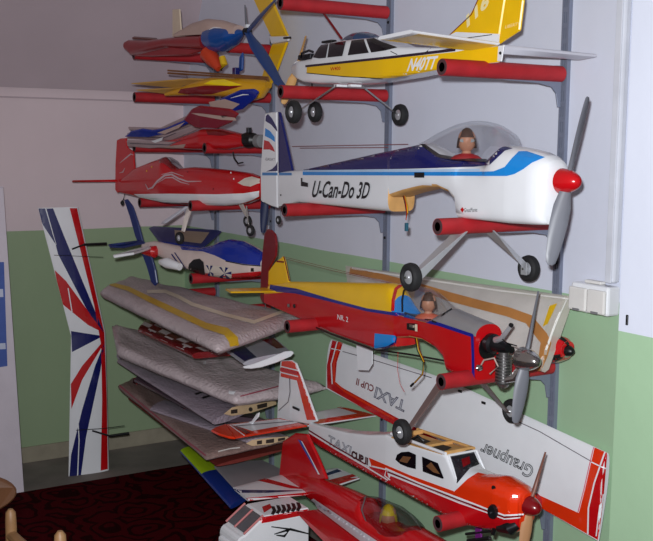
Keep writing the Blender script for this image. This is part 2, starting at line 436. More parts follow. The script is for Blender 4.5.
def pilot(parent, c, H, look, hairm, shirtm, glasses=True):
    """bust of a pilot doll: c = chest base, H = height, one continuous body mesh"""
    look = Vector(look).normalized(); side = Vector((-look.y, look.x, 0)); c = Vector(c); up = Vector((0, 0, 1))
    prof = [(0, .40, .20), (.12, .42, .22), (.26, .40, .2), (.34, .30, .17), (.39, .13, .12), (.45, .105, .11), (.49, .15, .16), (.55, .19, .205), (.64, .215, .24), (.74, .222, .25), (.84, .21, .245), (.92, .17, .2), (.97, .1, .12), (1, .02, .02)]
    v, f, ix = [], [], []; N = 18
    for (t, a, b) in prof:
        for k in range(N):
            q = 2 * math.pi * k / N; x = math.cos(q) * b; y = math.sin(q) * a
            if t > .5:
                x += .02
                if abs(math.sin(q)) < .3 and math.cos(q) > 0: x += {.55: .02, .64: .075, .74: .015}.get(t, 0)
                if .6 < t < .7 and abs(abs(math.sin(q)) - 1) < .07: y *= 1.12
            v.append(c + look * x * H + side * y * H + up * t * H)
    for i in range(len(prof) - 1):
        for k in range(N): f.append((i * N + k, i * N + (k + 1) % N, (i + 1) * N + (k + 1) % N, (i + 1) * N + k)); ix.append(0 if prof[i + 1][0] > .42 else 1)
    f.append(tuple(range(N))); ix.append(1); f.append(tuple(range((len(prof) - 1) * N, len(prof) * N))); ix.append(0)
    b = mesh('pilot_figure', v, f, [skin, shirtm], parent, ix, angle=60)
    hv, hf = [], []; rows = 7
    for i in range(rows + 1):
        ph = math.pi * .5 * i / rows
        for k in range(N):
            q = 2 * math.pi * k / N; low = .72 if math.cos(q) > .62 else .52
            r = math.sin(ph); z = low + (1.035 - low) * math.cos(ph)
            hv.append(c + look * H * (.015 + math.cos(q) * .285 * r) + side * H * math.sin(q) * .255 * r + up * H * (z if not (math.cos(q) > .62 and z < .79) else .79))
    for i in range(rows):
        for k in range(N): hf.append((i * N + k, i * N + (k + 1) % N, (i + 1) * N + (k + 1) % N, (i + 1) * N + k))
    mesh('hair', hv, hf, hairm, b, angle=60)
    if glasses:
        gv, gf = [], []
        for y in (-.1, .1):
            o_ = len(gv)
            for k in range(10):
                q = 2 * math.pi * k / 10
                for dx in (0, .03): gv.append(c + look * H * (.245 + dx - abs(y) * .35) + side * H * (y + math.cos(q) * .085) + up * H * (.71 + math.sin(q) * .045))
            for k in range(10): gf.append((o_ + 2 * k, o_ + (2 * k + 2) % 20, o_ + (2 * k + 3) % 20, o_ + 2 * k + 1))
            gf.append(tuple(o_ + 2 * k + 1 for k in range(10))); gf.append(tuple(o_ + 2 * k for k in range(10))[::-1])
        bv, bf = boxdata((-.02, -.02, -.012), (.02, .02, .012)); o_ = len(gv)
        gv += [c + look * H * (.255 + x) + side * H * y + up * H * (.715 + z) for x, y, z in bv]; gf += [tuple(o_ + i for i in q) for q in bf]
        mesh('sunglasses', gv, gf, black, b, smooth=False)
    return b
def wrapped(name, A, B, C, D, th, M, parent, seed=1, amp=.004, nu=48, nv=21):
    """soft slab between four corners: rounded rim, gentle wrinkles"""
    A, B, C, D = map(Vector, (A, B, C, D)); n = (C - A).cross(B - D).normalized()
    if n.z < 0: n = -n
    rnd = random.Random(seed); W_ = [(rnd.uniform(2, 14), rnd.uniform(2, 22), rnd.uniform(0, 6.28), rnd.uniform(.2, 1)) for _ in range(9)]
    def P(u, v): return (A * (1 - v) + B * v) * (1 - u) + (D * (1 - v) + C * v) * u
    v, f = [], []; M1 = nv + 1
    for sd in (1, -1):
        for i in range(nu + 1):
            for k in range(nv + 1):
                u, w = i / nu, k / nv; e = min(u * 18, (1 - u) * 18, w * 7, (1 - w) * 7, 1); h = math.sqrt(max(0, 1 - (1 - e) ** 2)) * .85 + .15
                wr = sum(a * math.sin(p * u * 3 + q * w + r) for p, q, r, a in W_) / 3 * amp * (1 if sd > 0 else .3)
                v.append(P(u, w) + n * (sd * th / 2 * h + wr))
    N = (nu + 1) * M1
    for sd in range(2):
        for i in range(nu):
            for k in range(nv): f.append((sd * N + i * M1 + k, sd * N + (i + 1) * M1 + k, sd * N + (i + 1) * M1 + k + 1, sd * N + i * M1 + k + 1))
    rim = [i * M1 for i in range(nu + 1)] + [nu * M1 + k for k in range(1, M1)] + [i * M1 + nv for i in range(nu - 1, -1, -1)] + [k for k in range(nv - 1, 0, -1)]
    for i in range(len(rim)): a, b = rim[i], rim[(i + 1) % len(rim)]; f.append((a, b, N + b, N + a))
    return mesh(name, v, f, M, parent, angle=75, origin=(A + B + C + D) / 4)
# ------------------------------------------------------------------ room
XC = -2.49
def wallmat(name, up, low, zline):
    M = bpy.data.materials.new(name); M.use_nodes = True; nt = M.node_tree; b = nt.nodes['Principled BSDF']
    g = nt.nodes.new('ShaderNodeNewGeometry'); sp = nt.nodes.new('ShaderNodeSeparateXYZ'); nt.links.new(g.outputs['Position'], sp.inputs[0])
    wv = nt.nodes.new('ShaderNodeTexNoise'); wv.inputs['Scale'].default_value = 3; nt.links.new(g.outputs['Position'], wv.inputs['Vector'])
    ma = nt.nodes.new('ShaderNodeMath'); ma.operation = 'MULTIPLY_ADD'; ma.inputs[1].default_value = 0.008; nt.links.new(wv.outputs['Fac'], ma.inputs[0]); nt.links.new(sp.outputs['Z'], ma.inputs[2])
    gt = nt.nodes.new('ShaderNodeMath'); gt.operation = 'GREATER_THAN'; gt.inputs[1].default_value = zline + .004; nt.links.new(ma.outputs[0], gt.inputs[0])
    n1 = nt.nodes.new('ShaderNodeTexNoise'); n1.inputs['Scale'].default_value = 2.2; n1.inputs['Detail'].default_value = 7; nt.links.new(g.outputs['Position'], n1.inputs['Vector'])
    mx = nt.nodes.new('ShaderNodeMix'); mx.data_type = 'RGBA'; nt.links.new(gt.outputs[0], mx.inputs['Factor'])
    mx.inputs['A'].default_value = lin(low) + (1,); mx.inputs['B'].default_value = lin(up) + (1,)
    m2 = nt.nodes.new('ShaderNodeMix'); m2.data_type = 'RGBA'; m2.blend_type = 'MULTIPLY'; m2.inputs['Factor'].default_value = 0.16
    nt.links.new(mx.outputs['Result'], m2.inputs['A']); nt.links.new(n1.outputs['Fac'], m2.inputs['B']); nt.links.new(m2.outputs['Result'], b.inputs['Base Color'])
    b.inputs['Roughness'].default_value = 0.6
    n2 = nt.nodes.new('ShaderNodeTexNoise'); n2.inputs['Scale'].default_value = 9; n2.inputs['Detail'].default_value = 8; nt.links.new(g.outputs['Position'], n2.inputs['Vector'])
    bp = nt.nodes.new('ShaderNodeBump'); bp.inputs['Strength'].default_value = 0.18; bp.inputs['Distance'].default_value = 0.012
    nt.links.new(n2.outputs['Fac'], bp.inputs['Height']); nt.links.new(bp.outputs['Normal'], b.inputs['Normal']); return M
wallm = wallmat('two_tone_wall_paint', (218, 222, 236), (164, 196, 160), 1.04)
plain = mat('ceiling_plaster', (186, 170, 176), 0.7, var=0.05, scale=3, bump=0.2, bscale=9)
skirt = mat('grey_skirting', (150, 142, 124), 0.8, var=0.12, bump=0.1)
conc = mat('bare_grey_floor', (128, 122, 116), 0.8, var=0.2, scale=6, bump=0.1)
def carpetmat():
    M = mat('patterned_red_carpet', (66, 2, 10), 0.95, var=0.25, scale=200, spec=0.05); nt = M.node_tree; b = nt.nodes['Principled BSDF']; tc = nt.nodes['Texture Coordinate']
    nz = nt.nodes.new('ShaderNodeTexNoise'); nz.inputs['Scale'].default_value = 7; nt.links.new(tc.outputs['Object'], nz.inputs['Vector'])
    vo = nt.nodes.new('ShaderNodeTexVoronoi'); vo.inputs['Scale'].default_value = 6.5; vo.inputs['Randomness'].default_value = 0.45
    mp = nt.nodes.new('ShaderNodeMix'); mp.data_type = 'VECTOR'; mp.inputs['Factor'].default_value = 0.12
    nt.links.new(tc.outputs['Object'], mp.inputs['A']); nt.links.new(nz.outputs['Color'], mp.inputs['B']); nt.links.new(mp.outputs['Result'], vo.inputs['Vector'])
    sn = nt.nodes.new('ShaderNodeMath'); sn.operation = 'MULTIPLY'; sn.inputs[1].default_value = 26; nt.links.new(vo.outputs['Distance'], sn.inputs[0])
    s2 = nt.nodes.new('ShaderNodeMath'); s2.operation = 'SINE'; nt.links.new(sn.outputs[0], s2.inputs[0])
    rp = nt.nodes.new('ShaderNodeValToRGB'); rp.color_ramp.elements[0].position = 0.35; rp.color_ramp.elements[1].position = 0.6; nt.links.new(s2.outputs[0], rp.inputs[0])
    rp.color_ramp.elements[0].color = (1, 1, 1, 1); rp.color_ramp.elements[1].color = (0.3, 0.25, 0.25, 1)
    old = b.inputs['Base Color'].links[0].from_socket
    m2 = nt.nodes.new('ShaderNodeMix'); m2.data_type = 'RGBA'; m2.blend_type = 'MULTIPLY'; m2.inputs['Factor'].default_value = 1
    nt.links.new(old, m2.inputs['A']); nt.links.new(rp.outputs[0], m2.inputs['B']); nt.links.new(m2.outputs['Result'], b.inputs['Base Color']); return M
def slabobj(name, lo, hi, M): return struct(box(name, lo, hi, M))
tag(slabobj('wall_rack', (XC - .1, 0, 0), (2.4, .12, 2.7), wallm), 'pale wall with green lower half behind the rack of model planes')
leftm = wallmat('far_wall_paint', (226, 208, 212), (154, 174, 138), 1.04)
tag(slabobj('wall_left', (XC - .12, -4.2, 0), (XC, 0, 1.665), leftm), 'far wall with pale top and green lower half')
ce = plate('ceiling_slope', [(XC, 0, 1.665), (XC, -4.2, 1.665), (XC + .52, -4.2, 2.7), (XC + .52, 0, 2.7)], .04, plain, bev=0, nrm=(1.035, 0, -.52), origin=(XC, -2, 1.665))
ce.name = 'ceiling'; struct(ce); tag(ce, 'steep plastered ceiling slope above the far wall')
tag(slabobj('wall_right', (.485, -.30, 0), (2.4, 0, 2.7), wallm), 'projecting wall face with green lower half at right of the rack')
tag(slabobj('floor', (XC - .12, -4.2, -.06), (2.4, .12, 0), conc), 'bare grey floor along the far wall')
bb = plate('baseboard_left', [(XC + .006, 0, 0), (XC + .006, -4.2, 0), (XC + .006, -4.2, .072), (XC + .006, 0, .072)], .012, skirt, bev=.2, nrm=(1, 0, 0)); struct(bb); tag(bb, 'grey skirting strip under the green far wall')
rug = box('carpet', (-2.085, -4.1, 0), (2.3, -.12, .009), carpetmat(), bevel=.003)
tag(rug, 'dark red patterned carpet with black scrolls on the grey floor', 'carpet')
# thin crack line / moulding on the far wall and cable trunking by the near rail
tr = plate('trim_1', [(XC + .003, 0, 1.612), (XC + .003, -4.2, 1.612), (XC + .003, -4.2, 1.618), (XC + .003, 0, 1.618)], .006, plain, bev=.2, nrm=(1, 0, 0)); struct(tr); tag(tr, 'thin horizontal moulding under the sloped ceiling')
tk = thing('cable_trunking', 'white vertical cable trunking running down into the socket box', 'trunking', (.195, -.012, 1.09))
trm = mat('aged_white_plastic', (206, 209, 218), .55)
box('channel', (.180, -.024, 1.09), (.212, -.001, 2.69), trm, tk, .006)
box('cover', (.186, -.028, 1.09), (.206, -.024, 2.69), trm, tk, .0015)
ob = thing('socket_box', 'white surface-mounted double socket box on the wall right of the rack', 'socket box', (.14, -.03, 1.005))
box('back_box', (.088, -.045, 1.008), (.216, -.001, 1.082), white, ob, .006)
for a in (.091, .154): 
    c_ = box('socket_lid', (a, -.056, 1.012), (a + .059, -.046, 1.072), mat('off_white_plastic', (222, 220, 216), .35), ob, .004)
    box('lid_tab', (a + .018, -.059, 1.0125), (a + .040, -.056, 1.018), mat('grey_plastic', (120, 120, 122), .5), c_)
box('cable_gland', (.12, -.03, 1.0825), (.175, -.012, 1.09), mat('off_white_plastic', (222, 220, 216)), ob, .002)
p = aty(627, 320, -.302)
tag(plate('wall_slot', [p + Vector((-.003, 0, -.011)), p + Vector((.003, 0, -.011)), p + Vector((.003, 0, .011)), p + Vector((-.003, 0, .011))], .004, black, nrm=(0, 1, 0)), 'small dark upright catch on the right wall face', 'catch')

# ------------------------------------------------------------------ rack
RX = [0.0, -0.80, -1.60, -2.116]
RN = ['nearest the socket box', 'second from the right, behind the white and yellow plane', 'third from the right, by the navy tail fin', 'farthest, next to the room corner']
for X, rn, zt_ in zip(RX, RN, (2.5, 2.5, 2.5, 1.84)):
    r = thing('shelf_upright', 'grey slotted steel shelf upright ' + rn, 'shelf upright', (X, -.01, .08), 'slotted uprights on the wall')
    v, f = [], []
    for lo, hi in (((X - .0125, -.004, .08), (X + .0125, -.0005, zt_)), ((X - .0125, -.013, .08), (X - .0105, -.004, zt_)), ((X + .0105, -.013, .08), (X + .0125, -.004, zt_)), ((X - .0105, -.013, .08), (X - .0055, -.0115, zt_)), ((X + .0055, -.013, .08), (X + .0105, -.0115, zt_)), ((X - .002, -.013, .08), (X + .002, -.0115, zt_))):
        a, b = boxdata(lo, hi); o_ = len(v); v += a; f += [tuple(o_ + i for i in q) for q in b]
    mesh('channel', v, f, steel, r, smooth=False)
    v, f = [], []
    for k in range(60):
        z = .09 + k * .04
        if z > zt_ - .02: continue
        a, b = boxdata((X - .0055, -.0129, z), (X + .0055, -.0116, z + .012)); o_ = len(v); v += a; f += [tuple(o_ + i for i in q) for q in b]
    br = mesh('slot_bridge', v, f, steel, r, smooth=False); br['kind'] = 'stuff'
    for z in (.5, 1.12, 1.82):
        lathe('screw', [(0, 0), (.0, .005), (.003, .004), (.004, 0)], (X, -.013, z), (0, -1, 0), gunmetal, r, 10)
def bracket(X, z, L, label):
    r = thing('shelf_bracket', label, 'shelf bracket', (X, -.02, z - .08), 'foam covered shelf brackets')
    pr = [(-.021, .022), (-.021, -.085), (-.03, -.085), (-.038, -.05), (-.055, -.034), (-.1, -.026), (-.2, -.023), (-L + .03, -.012), (-L + .012, .008), (-.2, .012)]
    plate('arm', [(X, y, z + h) for y, h in pr], .005, steel, r, nrm=(1, 0, 0), bev=.15)
    ro, ri = .0205, .0115; q = [(0, ri), (0, ro), (.02, ro), (L * .4, ro * 1.02), (L * .75, ro), (L - .06, ro), (L - .022, ro), (L - .022, ri), (.02, ri), (0, ri)]
    sl = lathe('foam_sleeve', q[:-1], (X, -L, z), (0, 1, 0), foam, r, 22)
    lathe('foam_end', [(0, ri * .98), (-.0006, ri), (-.0006, ro * .93), (0, ro * .95)], (X, -L, z), (0, 1, 0), foamdark, sl, 22)
    return r
R_ = 'red foam covered shelf bracket '
for X, z, L, lb in [
    (0, 1.612, .41, 'holding the tail of the white and yellow plane'), (0, 1.229, .412, 'under the nose of the white aerobatic plane'),
    (0, .84, .39, 'under the nose of the red engine plane'), (0, .471, .39, 'under the nose of the orange and white plane'),
    (-.8, 1.85, .412, 'at the top of the picture above the dark cabin windows'), (-.8, 1.585, .41, 'under the nose of the white and yellow plane'),
    (-.8, 1.222, .395, 'under the tail of the white aerobatic plane'), (-.8, .852, .383, 'under the tail of the red engine plane'),
    (-.8, .205, .384, 'at the bottom beside the white boxy fuselage'),
    (-1.6, 1.79, .20, 'on the third upright under the blue nosed plane'), (-1.6, 1.605, .22, 'on the third upright beside the yellow tail'),
    (-1.6, 1.408, .30, 'on the third upright under the dark engine'), (-1.6, 1.19, .36, 'under the nose of the red and white racer'),
    (-1.6, .91, .36, 'under the nose of the blue and white plane'), (-1.6, .77, .40, 'third upright, carrying the yellow taped wrapped wing'),
    (-1.6, .56, .40, 'third upright, carrying the lower wrapped wing'), (-1.6, .40, .40, 'third upright, carrying the bottom wings'),
    (-2.116, 1.79, .382, 'at the far corner under the red tail'), (-2.116, 1.615, .382, 'at the far corner under the yellow wing panels'),
    (-2.116, 1.406, .386, 'at the far corner under the stacked wing panels'), (-2.116, 1.175, .365, 'at the far corner under the red and white racer'),
    (-2.116, .77, .40, 'far corner, carrying the yellow taped wrapped wing'), (-2.116, .56, .40, 'far corner, carrying the lower wrapped wing'), (-2.116, .40, .40, 'far corner, carrying the bottom wings')]:
    bracket(X, z, L, R_ + lb)
# ------------------------------------------------------------------ white aerobatic plane "U-Can-Do 3D"
def planeD():
    Y0 = -.29; fr = frame_y(Y0)
    t = thing('model_airplane', 'large white and navy aerobatic model plane with red spinner and clear canopy', 'model airplane', (-.45, Y0, 1.25), 'model planes on the rack')
    top = [(279, 172), (292, 170.5), (303.4, 169.5), (340, 161), (375, 152.7), (400, 147.5), (418.6, 143.3), (430, 150), (439, 156), (454, 159), (486, 160.5), (490, 151), (496, 145.5), (505, 146), (516, 148), (530, 151.5), (540, 155.5), (546, 160), (550, 167)]
    bot = [(279, 206.5), (297, 202), (340, 206.5), (388, 211.6), (391, 211.8), (391.6, 197.5), (405, 193), (425, 188), (440, 188), (452, 194), (458.5, 204), (459.5, 218.5), (507, 223.6), (535, 225.3), (545, 225), (550, 222)]
    L = Loft(fr, top, bot, [(279, .006), (300, .016), (340, .03), (392, .046), (425, .054), (470, .058), (510, .06), (535, .055), (545, .047), (550, .036)], nu=2.6, nl=6, off=-.045)
    sa = L.s(391, 205); sb = L.s(460, 205); zmax = fr.sz(425, 187, -.045)[1]
    def mf(s, z, l, nz, ns):
        if sa - .003 < s < sb + .002 and z < zmax + .008 and (nz > .5 or ns > .5) : return 1
        return 0
    L.build('fuselage', [white, wood], t, matfn=mf); sf = L.surf(); s2 = L.surf(.0024)
    decal('navy_deck', [(303.4, 170), (340, 161.8), (375, 153.6), (400, 148.3), (418.6, 144.2), (430, 150.8), (439, 156.8), (454, 159.8), (486, 161.2), (490, 152), (496, 146.5), (506, 147), (513, 148.6), (505, 151), (498.6, 157), (490, 165), (475, 167), (400, 169), (303.4, 170.4)], sf, navy, t)
    decal('light_stripe', [(303, 170.3), (400, 169.4), (480, 169), (480, 171.4), (400, 172), (303, 172)], sf, mat('pale_blue_film', (176, 204, 232), .3), t)
    decal('sky_stripe', [(303, 172), (480, 171.8), (494, 171.3), (505, 167), (511.5, 159), (519, 151.5), (527, 151.5), (545, 157.5), (532, 163), (524, 169), (515, 174), (507, 176), (480, 176), (400, 175.5), (303, 175.2)], sf, sky, t)
    decal('tail_stripe', [(279.5, 172.8), (292, 172.8), (292, 175.4), (279.5, 175.4)], sf, midblue, t)
    lettering('U-Can-Do 3D', (312, 197.5), (369, 199), (314.5, 180.5), s2, black, t, shear=.18, bold=.02)
    decal('maker_mark', [(301.5, 178), (303, 178), (303, 181.5), (308.6, 183), (308.6, 187), (301.5, 186)], s2, black, t)
    decal('servo_slot', [(415, 172.4), (425, 172.4), (425, 177.6), (415, 177.6)], s2, black, t)
    decal('red_mark', [(461, 209.5), (463, 207), (465, 209.5), (463, 212.5)], s2, red, t)
    lettering('GreatPlanes', (465, 212), (478, 211.5), (465, 208), s2, black, t)
    p = [aty(278.6, 196, Y0 - .008)]; lathe('bolt', [(0, 0), (0, .003), (.002, .0025), (.003, 0)], aty(281, 195, Y0 - .012), (0, -1, 0), black, t, 10)
    # fin and rudder
    fin = plate('fin', [fr.at(*q) for q in [(278.5, 112), (280.5, 112), (287, 140), (293.5, 171), (278.8, 173)]], .010, navy, t, nrm=(0, 1, 0))
    rud = plate('rudder', [fr.at(*q) for q in [(266, 113.5), (272, 112.2), (277.6, 112), (278, 150), (278.4, 207.8), (272, 206), (262, 201), (261.6, 172), (264, 135)]], .010, white, t, nrm=(0, 1, 0))
    fs = lambda px, py: fr.at(px, py, -.0062)
    decal('swoosh', [(265.8, 116), (268, 114), (272, 118.5), (276.6, 127), (277.5, 132), (271, 124.5), (265.4, 121)], fs, navy, rud)
    decal('swoosh', [(265.2, 128), (270, 131), (274.5, 137), (275, 142), (270, 138.5), (264.8, 136)], fs, sky, rud)
    decal('swoosh', [(264, 140), (269, 141.5), (273, 147), (275, 152), (269.5, 149.5), (263.4, 149.5)], fs, red, rud)
    decal('fin_sweep', [(277.9, 160), (277.9, 171), (266, 171.5), (272, 169), (276, 165)], fs, navy, rud)
    lettering('GREAT', (265.3, 160.5), (275, 160.8), (265.3, 157.8), fs, mat('grey_ink', (90, 80, 90)), rud)
    decal('stripe', [(262.2, 172.5), (277.9, 172.5), (277.9, 175.4), (262.2, 175.4)], fs, midblue, rud)
    decal('hinge_line', [(277.2, 113), (278.2, 113), (278.6, 207), (277.6, 207)], lambda a, b: fr.at(a, b, -.0066), white, rud)  # white strip paints the highlight along the rudder hinge
    # canopy and pilot
    ct = [(420, 143.2), (424, 140.5), (434, 132.5), (444.5, 126.8), (452, 123.3), (461, 121), (470, 120.5), (478, 121.3), (486, 123), (492, 125.6), (500, 131.5), (507, 138.5), (513, 146)]
    cb = [(420, 143.6), (430, 151), (439, 156.5), (454, 159), (487, 160.5), (491, 152), (497, 146.3), (513, 147)]
    C = Loft(fr, ct, cb, [(420, .012), (432, .035), (454, .05), (480, .054), (500, .045), (513, .02)], nu=2.0, half=True, off=-.03); C.build('canopy', glass, t, caps=False)
    band('canopy_rim', [(420, 143), (430, 150.5), (439, 156.5), (454, 159.5), (487, 161.5)], 3.2, s2, black, t)
    c = fr.at(466, 169, 0); pilot(t, c, .1, (.8, -.6, 0), hair, shirt)
    # spinner and propeller
    hub = fr.at(561, 181, 0); spinner(t, hub, (1, 0, 0), .029, .058, red)
    hc = hub + Vector((.02, 0, 0)); pu = atx(588, 97, hc.x + .006); pl = atx(550, 265, hc.x + .006)
    pr = blade('propeller', hc, pu, .040, greyprop, t, twist=.55); blade('blade', hc, pl, .042, greyprop, pr, twist=.55)
    # undercarriage
    Yn, Yf = -.485, -.105; wn = aty(411, 273.5, Yn); wf = aty(529, 272, Yf); wf = Vector((wn.x, Yf, wf.z)); wn.z = wf.z = (wn.z + wf.z) / 2
    an = fr.at(470, 222, 0); zb = wn.z
    for w_, sgn in ((wn, -1), (wf, 1)):
        r0 = Vector((wn.x, Y0 + sgn * .035, 1.221)); kn = w_ + Vector((0, -sgn * .016, 0.012)); ax = Vector((0, 1, 0))
        lg = plate('gear_leg', [r0 + Vector((-.022, 0, 0)), r0 + Vector((.022, 0, 0)), kn + Vector((.010, 0, 0)), kn + Vector((.010, 0, -.026)), kn + Vector((-.010, 0, -.026)), kn + Vector((-.010, 0, 0))][:4] + [kn + Vector((-.010, 0, 0))], .004, alu, t, bev=.2)
        box('axle_plate', (kn.x - .011, kn.y - .002, kn.z - .028), (kn.x + .011, kn.y + .002, kn.z + .006), alu, t, .001)
        wh = wheel(t, w_, .0355, .026)
        tube('axle', [w_ + Vector((0, -sgn * .022, 0)), w_ + Vector((0, sgn * .018, 0))], .003, chrome, t)
    plate('gear_bridge', [Vector((wn.x + a, Y0 + b, 1.222)) for a, b in ((-.022, -.036), (.022, -.036), (.022, .036), (-.022, .036))], .004, alu, t)
    tw = fr.at(278.5, 220, 0); tube('tail_wire', [fr.at(282, 203, 0), fr.at(281, 210, 0), tw + Vector((0, .006, 0))], .0016, gunmetal, t); wheel(t, tw, .0145, .010, name='tail_wheel')
    # servo lead with plug hanging from the wing bay
    base = fr.at(403, 196, -.03)
    for i, (dx, M) in enumerate(((0, black), (.005, red), (.009, ytape))):
        tube('servo_lead', [base + Vector((dx, 0, 0)), fr.at(405 + i, 204, -.05), fr.at(406.5 + i * .6, 213, -.052), fr.at(406, 220, -.05)], .0013, M, t, 6)
    q = fr.at(406.5, 227, -.05); box('servo_plug', (q.x - .004, q.y - .004, q.z - .011), (q.x + .004, q.y + .004, q.z + .011), mat('teal_plug', (40, 90, 110), .4), t, .001)
planeD()

# ------------------------------------------------------------------ white and yellow high-wing plane "N40TT"
def planeC():
    Y0 = -.27; fr = frame_y(Y0)
    t = thing('model_airplane', 'white and yellow cabin model plane lettered N40TT on tricycle wheels', 'model airplane', (-.45, Y0, 1.61), 'model planes on the rack')
    top = [(294, 64), (298, 61), (306, 59.5), (314, 57.5), (318, 49), (322, 44), (335, 41), (350, 39), (374, 37), (383, 41), (395, 46), (430, 47.5), (470, 47), (500, 46)]
    bot = [(294, 75), (298, 79), (305, 82.5), (320, 84), (350, 83.5), (365, 82), (383, 79), (405, 76), (440, 69.5), (470, 65), (497, 62.5), (500, 61)]
    L = Loft(fr, top, bot, [(294, .032), (300, .048), (314, .056), (350, .058), (385, .054), (430, .038), (470, .018), (500, .004)], nu=6, nl=8, off=-.045)
    L.build('fuselage', white, t); sf = L.surf(); s2 = L.surf(.0024)
    decal('yellow_side', [(307, 67), (398, 57.8), (455, 52), (470, 49.4), (499.5, 46.5), (499.5, 61.5), (497, 62), (470, 64.5), (440, 69), (405, 75.5), (394, 77.6), (383, 78), (345, 76.5), (307, 73)], sf, yellow, t)
    decal('dark_stripe', [(306, 65.2), (398, 55.3), (456, 48.4), (456, 51.2), (398, 58), (306, 67.4)], s2, mat('dark_violet_stripe', (46, 30, 48), .4), t)
    band('pin_line', [(307, 73), (345, 76.6), (383, 78.2)], .8, s2, black, t)
    decal('windscreen', [(313.5, 57.5), (318.5, 49), (321.5, 45.5), (329, 44.5), (326.5, 57.8), (320, 58.5)], s2, darkwin, t)
    decal('side_window', [(328, 57.6), (330, 44), (346.5, 41.5), (343, 56)], s2, darkwin, t)
    decal('side_window', [(348.3, 55.4), (352, 41), (364.3, 39.6), (369.5, 52.8)], s2, darkwin, t)
    decal('side_window', [(371.8, 52.6), (366.6, 39.4), (374, 38.5), (382, 42.5), (398, 48), (386, 50.5)], s2, darkwin, t)
    lettering('N40TT', (407.2, 71.6), (436.2, 68.6), (410.2, 58.6), s2, white, t, shear=.25, bold=.03)
    lettering('W400', (331, 70.8), (341, 70), (331, 67.2), s2, red, t, bold=.01)
    # blue dome on the cabin roof, seen above it
    D_ = Loft(frame_y(Y0 + .02), [(345, 39.5), (348, 35), (353, 32.5), (360, 31.5), (367, 33), (373, 36), (376, 39)], [(345, 40), (376, 40)], [(345, .02), (360, .045), (376, .02)], half=True, off=-.02)
    D_.build('roof_fairing', mat('dark_blue_shell', (40, 62, 96), .2, coat=.4), t)
    box('roof_latch', tuple(fr.at(326, 42.6, -.02) - Vector((.012, .01, .002))), tuple(fr.at(332, 42, -.02) + Vector((.012, .01, .006))), black, t, .002)
    # nose, engine silencer, gear
    n0 = fr.at(299.5, 69, 0); spinner(t, n0, (-1, 0, 0), .026, .03, white)
    pb = blade('propeller', n0 + Vector((-.02, 0, 0)), atx(283, 104, n0.x - .02), .03, wood, t, axis=(-1, 0, 0), twist=.5); blade('blade', n0 + Vector((-.02, 0, 0)), atx(306, 36, n0.x - .02), .03, wood, pb, axis=(-1, 0, 0), twist=1.2)
    box('engine_head', tuple(fr.at(304, 60, -.02) - Vector((.02, .012, 0))), tuple(fr.at(310, 54, -.02) + Vector((.02, .012, 0))), gunmetal, t, .003)
    tube('silencer', [fr.at(301, 58, -.04), fr.at(301.5, 53.5, -.04), fr.at(309, 50.5, -.04), fr.at(313, 52, -.04)], .004, gunmetal, t)
    lathe('exhaust_hole', [(0, 0), (0, .006), (.002, .005), (.002, 0)], fr.at(299.5, 78, -.045), (0, -1, 0), black, t, 12)
    Yn, Yf = -.46, -.08; a = aty(293.5, 112.5, Yn); b = aty(400, 114.5, Yf); xx = (a.x + b.x) / 2; zz = (a.z + b.z) / 2
    wn = Vector((xx, Yn, zz)); wf = Vector((xx, Yf, zz)); wn.x = a.x; wf.x = b.x
    for w_, root, ins in ((wn, fr.at(337, 85, -.045), .017), (wf, fr.at(362, 86, -.01), -.017)):
        tube('gear_wire', [root, w_ + Vector((0.004, ins, .004)), w_], .0026, chrome, t); wheel(t, w_, .034, .026)
    w3 = fr.at(315, 112, 0); tube('nose_gear_wire', [fr.at(312, 84, 0), fr.at(312, 97, 0.02), w3 + Vector((0, .018, 0)), w3], .0026, gunmetal, t); wheel(t, w3, .033, .024, name='nose_wheel')
    for px in (337.5, 351.5): box('gear_clamp', tuple(fr.at(px, 86.5, -.04) - Vector((.008, .008, .001))), tuple(fr.at(px, 86.5, -.04) + Vector((.008, .03, .006))), white, t, .001)
    # tail: fin, rudder, stabiliser
    F = [fr.at(*q) for q in [(446, 37), (452, 33.5), (462, 24), (471, 14), (477, 4), (480, -8), (486, -24), (508, -26), (506, 0), (499, 45)]]
    fin = plate('fin', F, .010, yellow, t, nrm=(0, 1, 0)); fs = lambda a, b: fr.at(a, b, -.0062)
    rud = plate('rudder', [fr.at(*q) for q in [(506.5, 0), (508.6, -26), (522, -24), (524.4, 0), (520.6, 30.5), (503, 42), (499.6, 44.5)]], .009, yellow, t, nrm=(0, 1, 0))
    decal('white_root', [(446, 36.8), (456, 32), (499.8, 34), (499, 44)], fs, white, fin)
    band('edge_line', [(450, 34.6), (471.4, 14.4), (479.4, -4)], .9, fs, dred, fin); band('root_line', [(452, 40), (492, 34.6)], .8, fs, dred, fin)
    lettering('116', (467, 28), (490, 4), (463.5, 18), fs, mat('pale_yellow_ink', (240, 226, 170), .4), fin, shear=.2, bold=.04)
    lettering('LIBERTY', (505, 28.6), (519.6, 25), (505.5, 25.4), lambda a, b: fr.at(a, b, -.0058), mat('pale_yellow_ink', (244, 226, 150), .4), rud)
    rt = fr.at(500, 43.5, -.01); rl = fr.at(468, 49, -.02)
    P1 = Panel(rl, rt, aty(413.5, 31, -.5), aty(378, 38.4, -.5), .009, False, up=(0, 0, -1)); st = P1.build('stabiliser', white, t)
    P1.uvpoly('yellow_underside', [(.02, .03), (.93, .03), (.93, .97), (.02, .97)], mat('pale_yellow_film', (226, 186, 96), .25, coat=.4), st, res=.2)
    P2 = Panel(fr.at(503, 53, .01), fr.at(503, 45.5, .01), aty(597, 55.2, -.02), aty(577, 59, -.03), .009, False, up=(0, 0, -1)); P2.build('stabiliser', mat('grey_white_film', (190, 190, 200), .3), t)
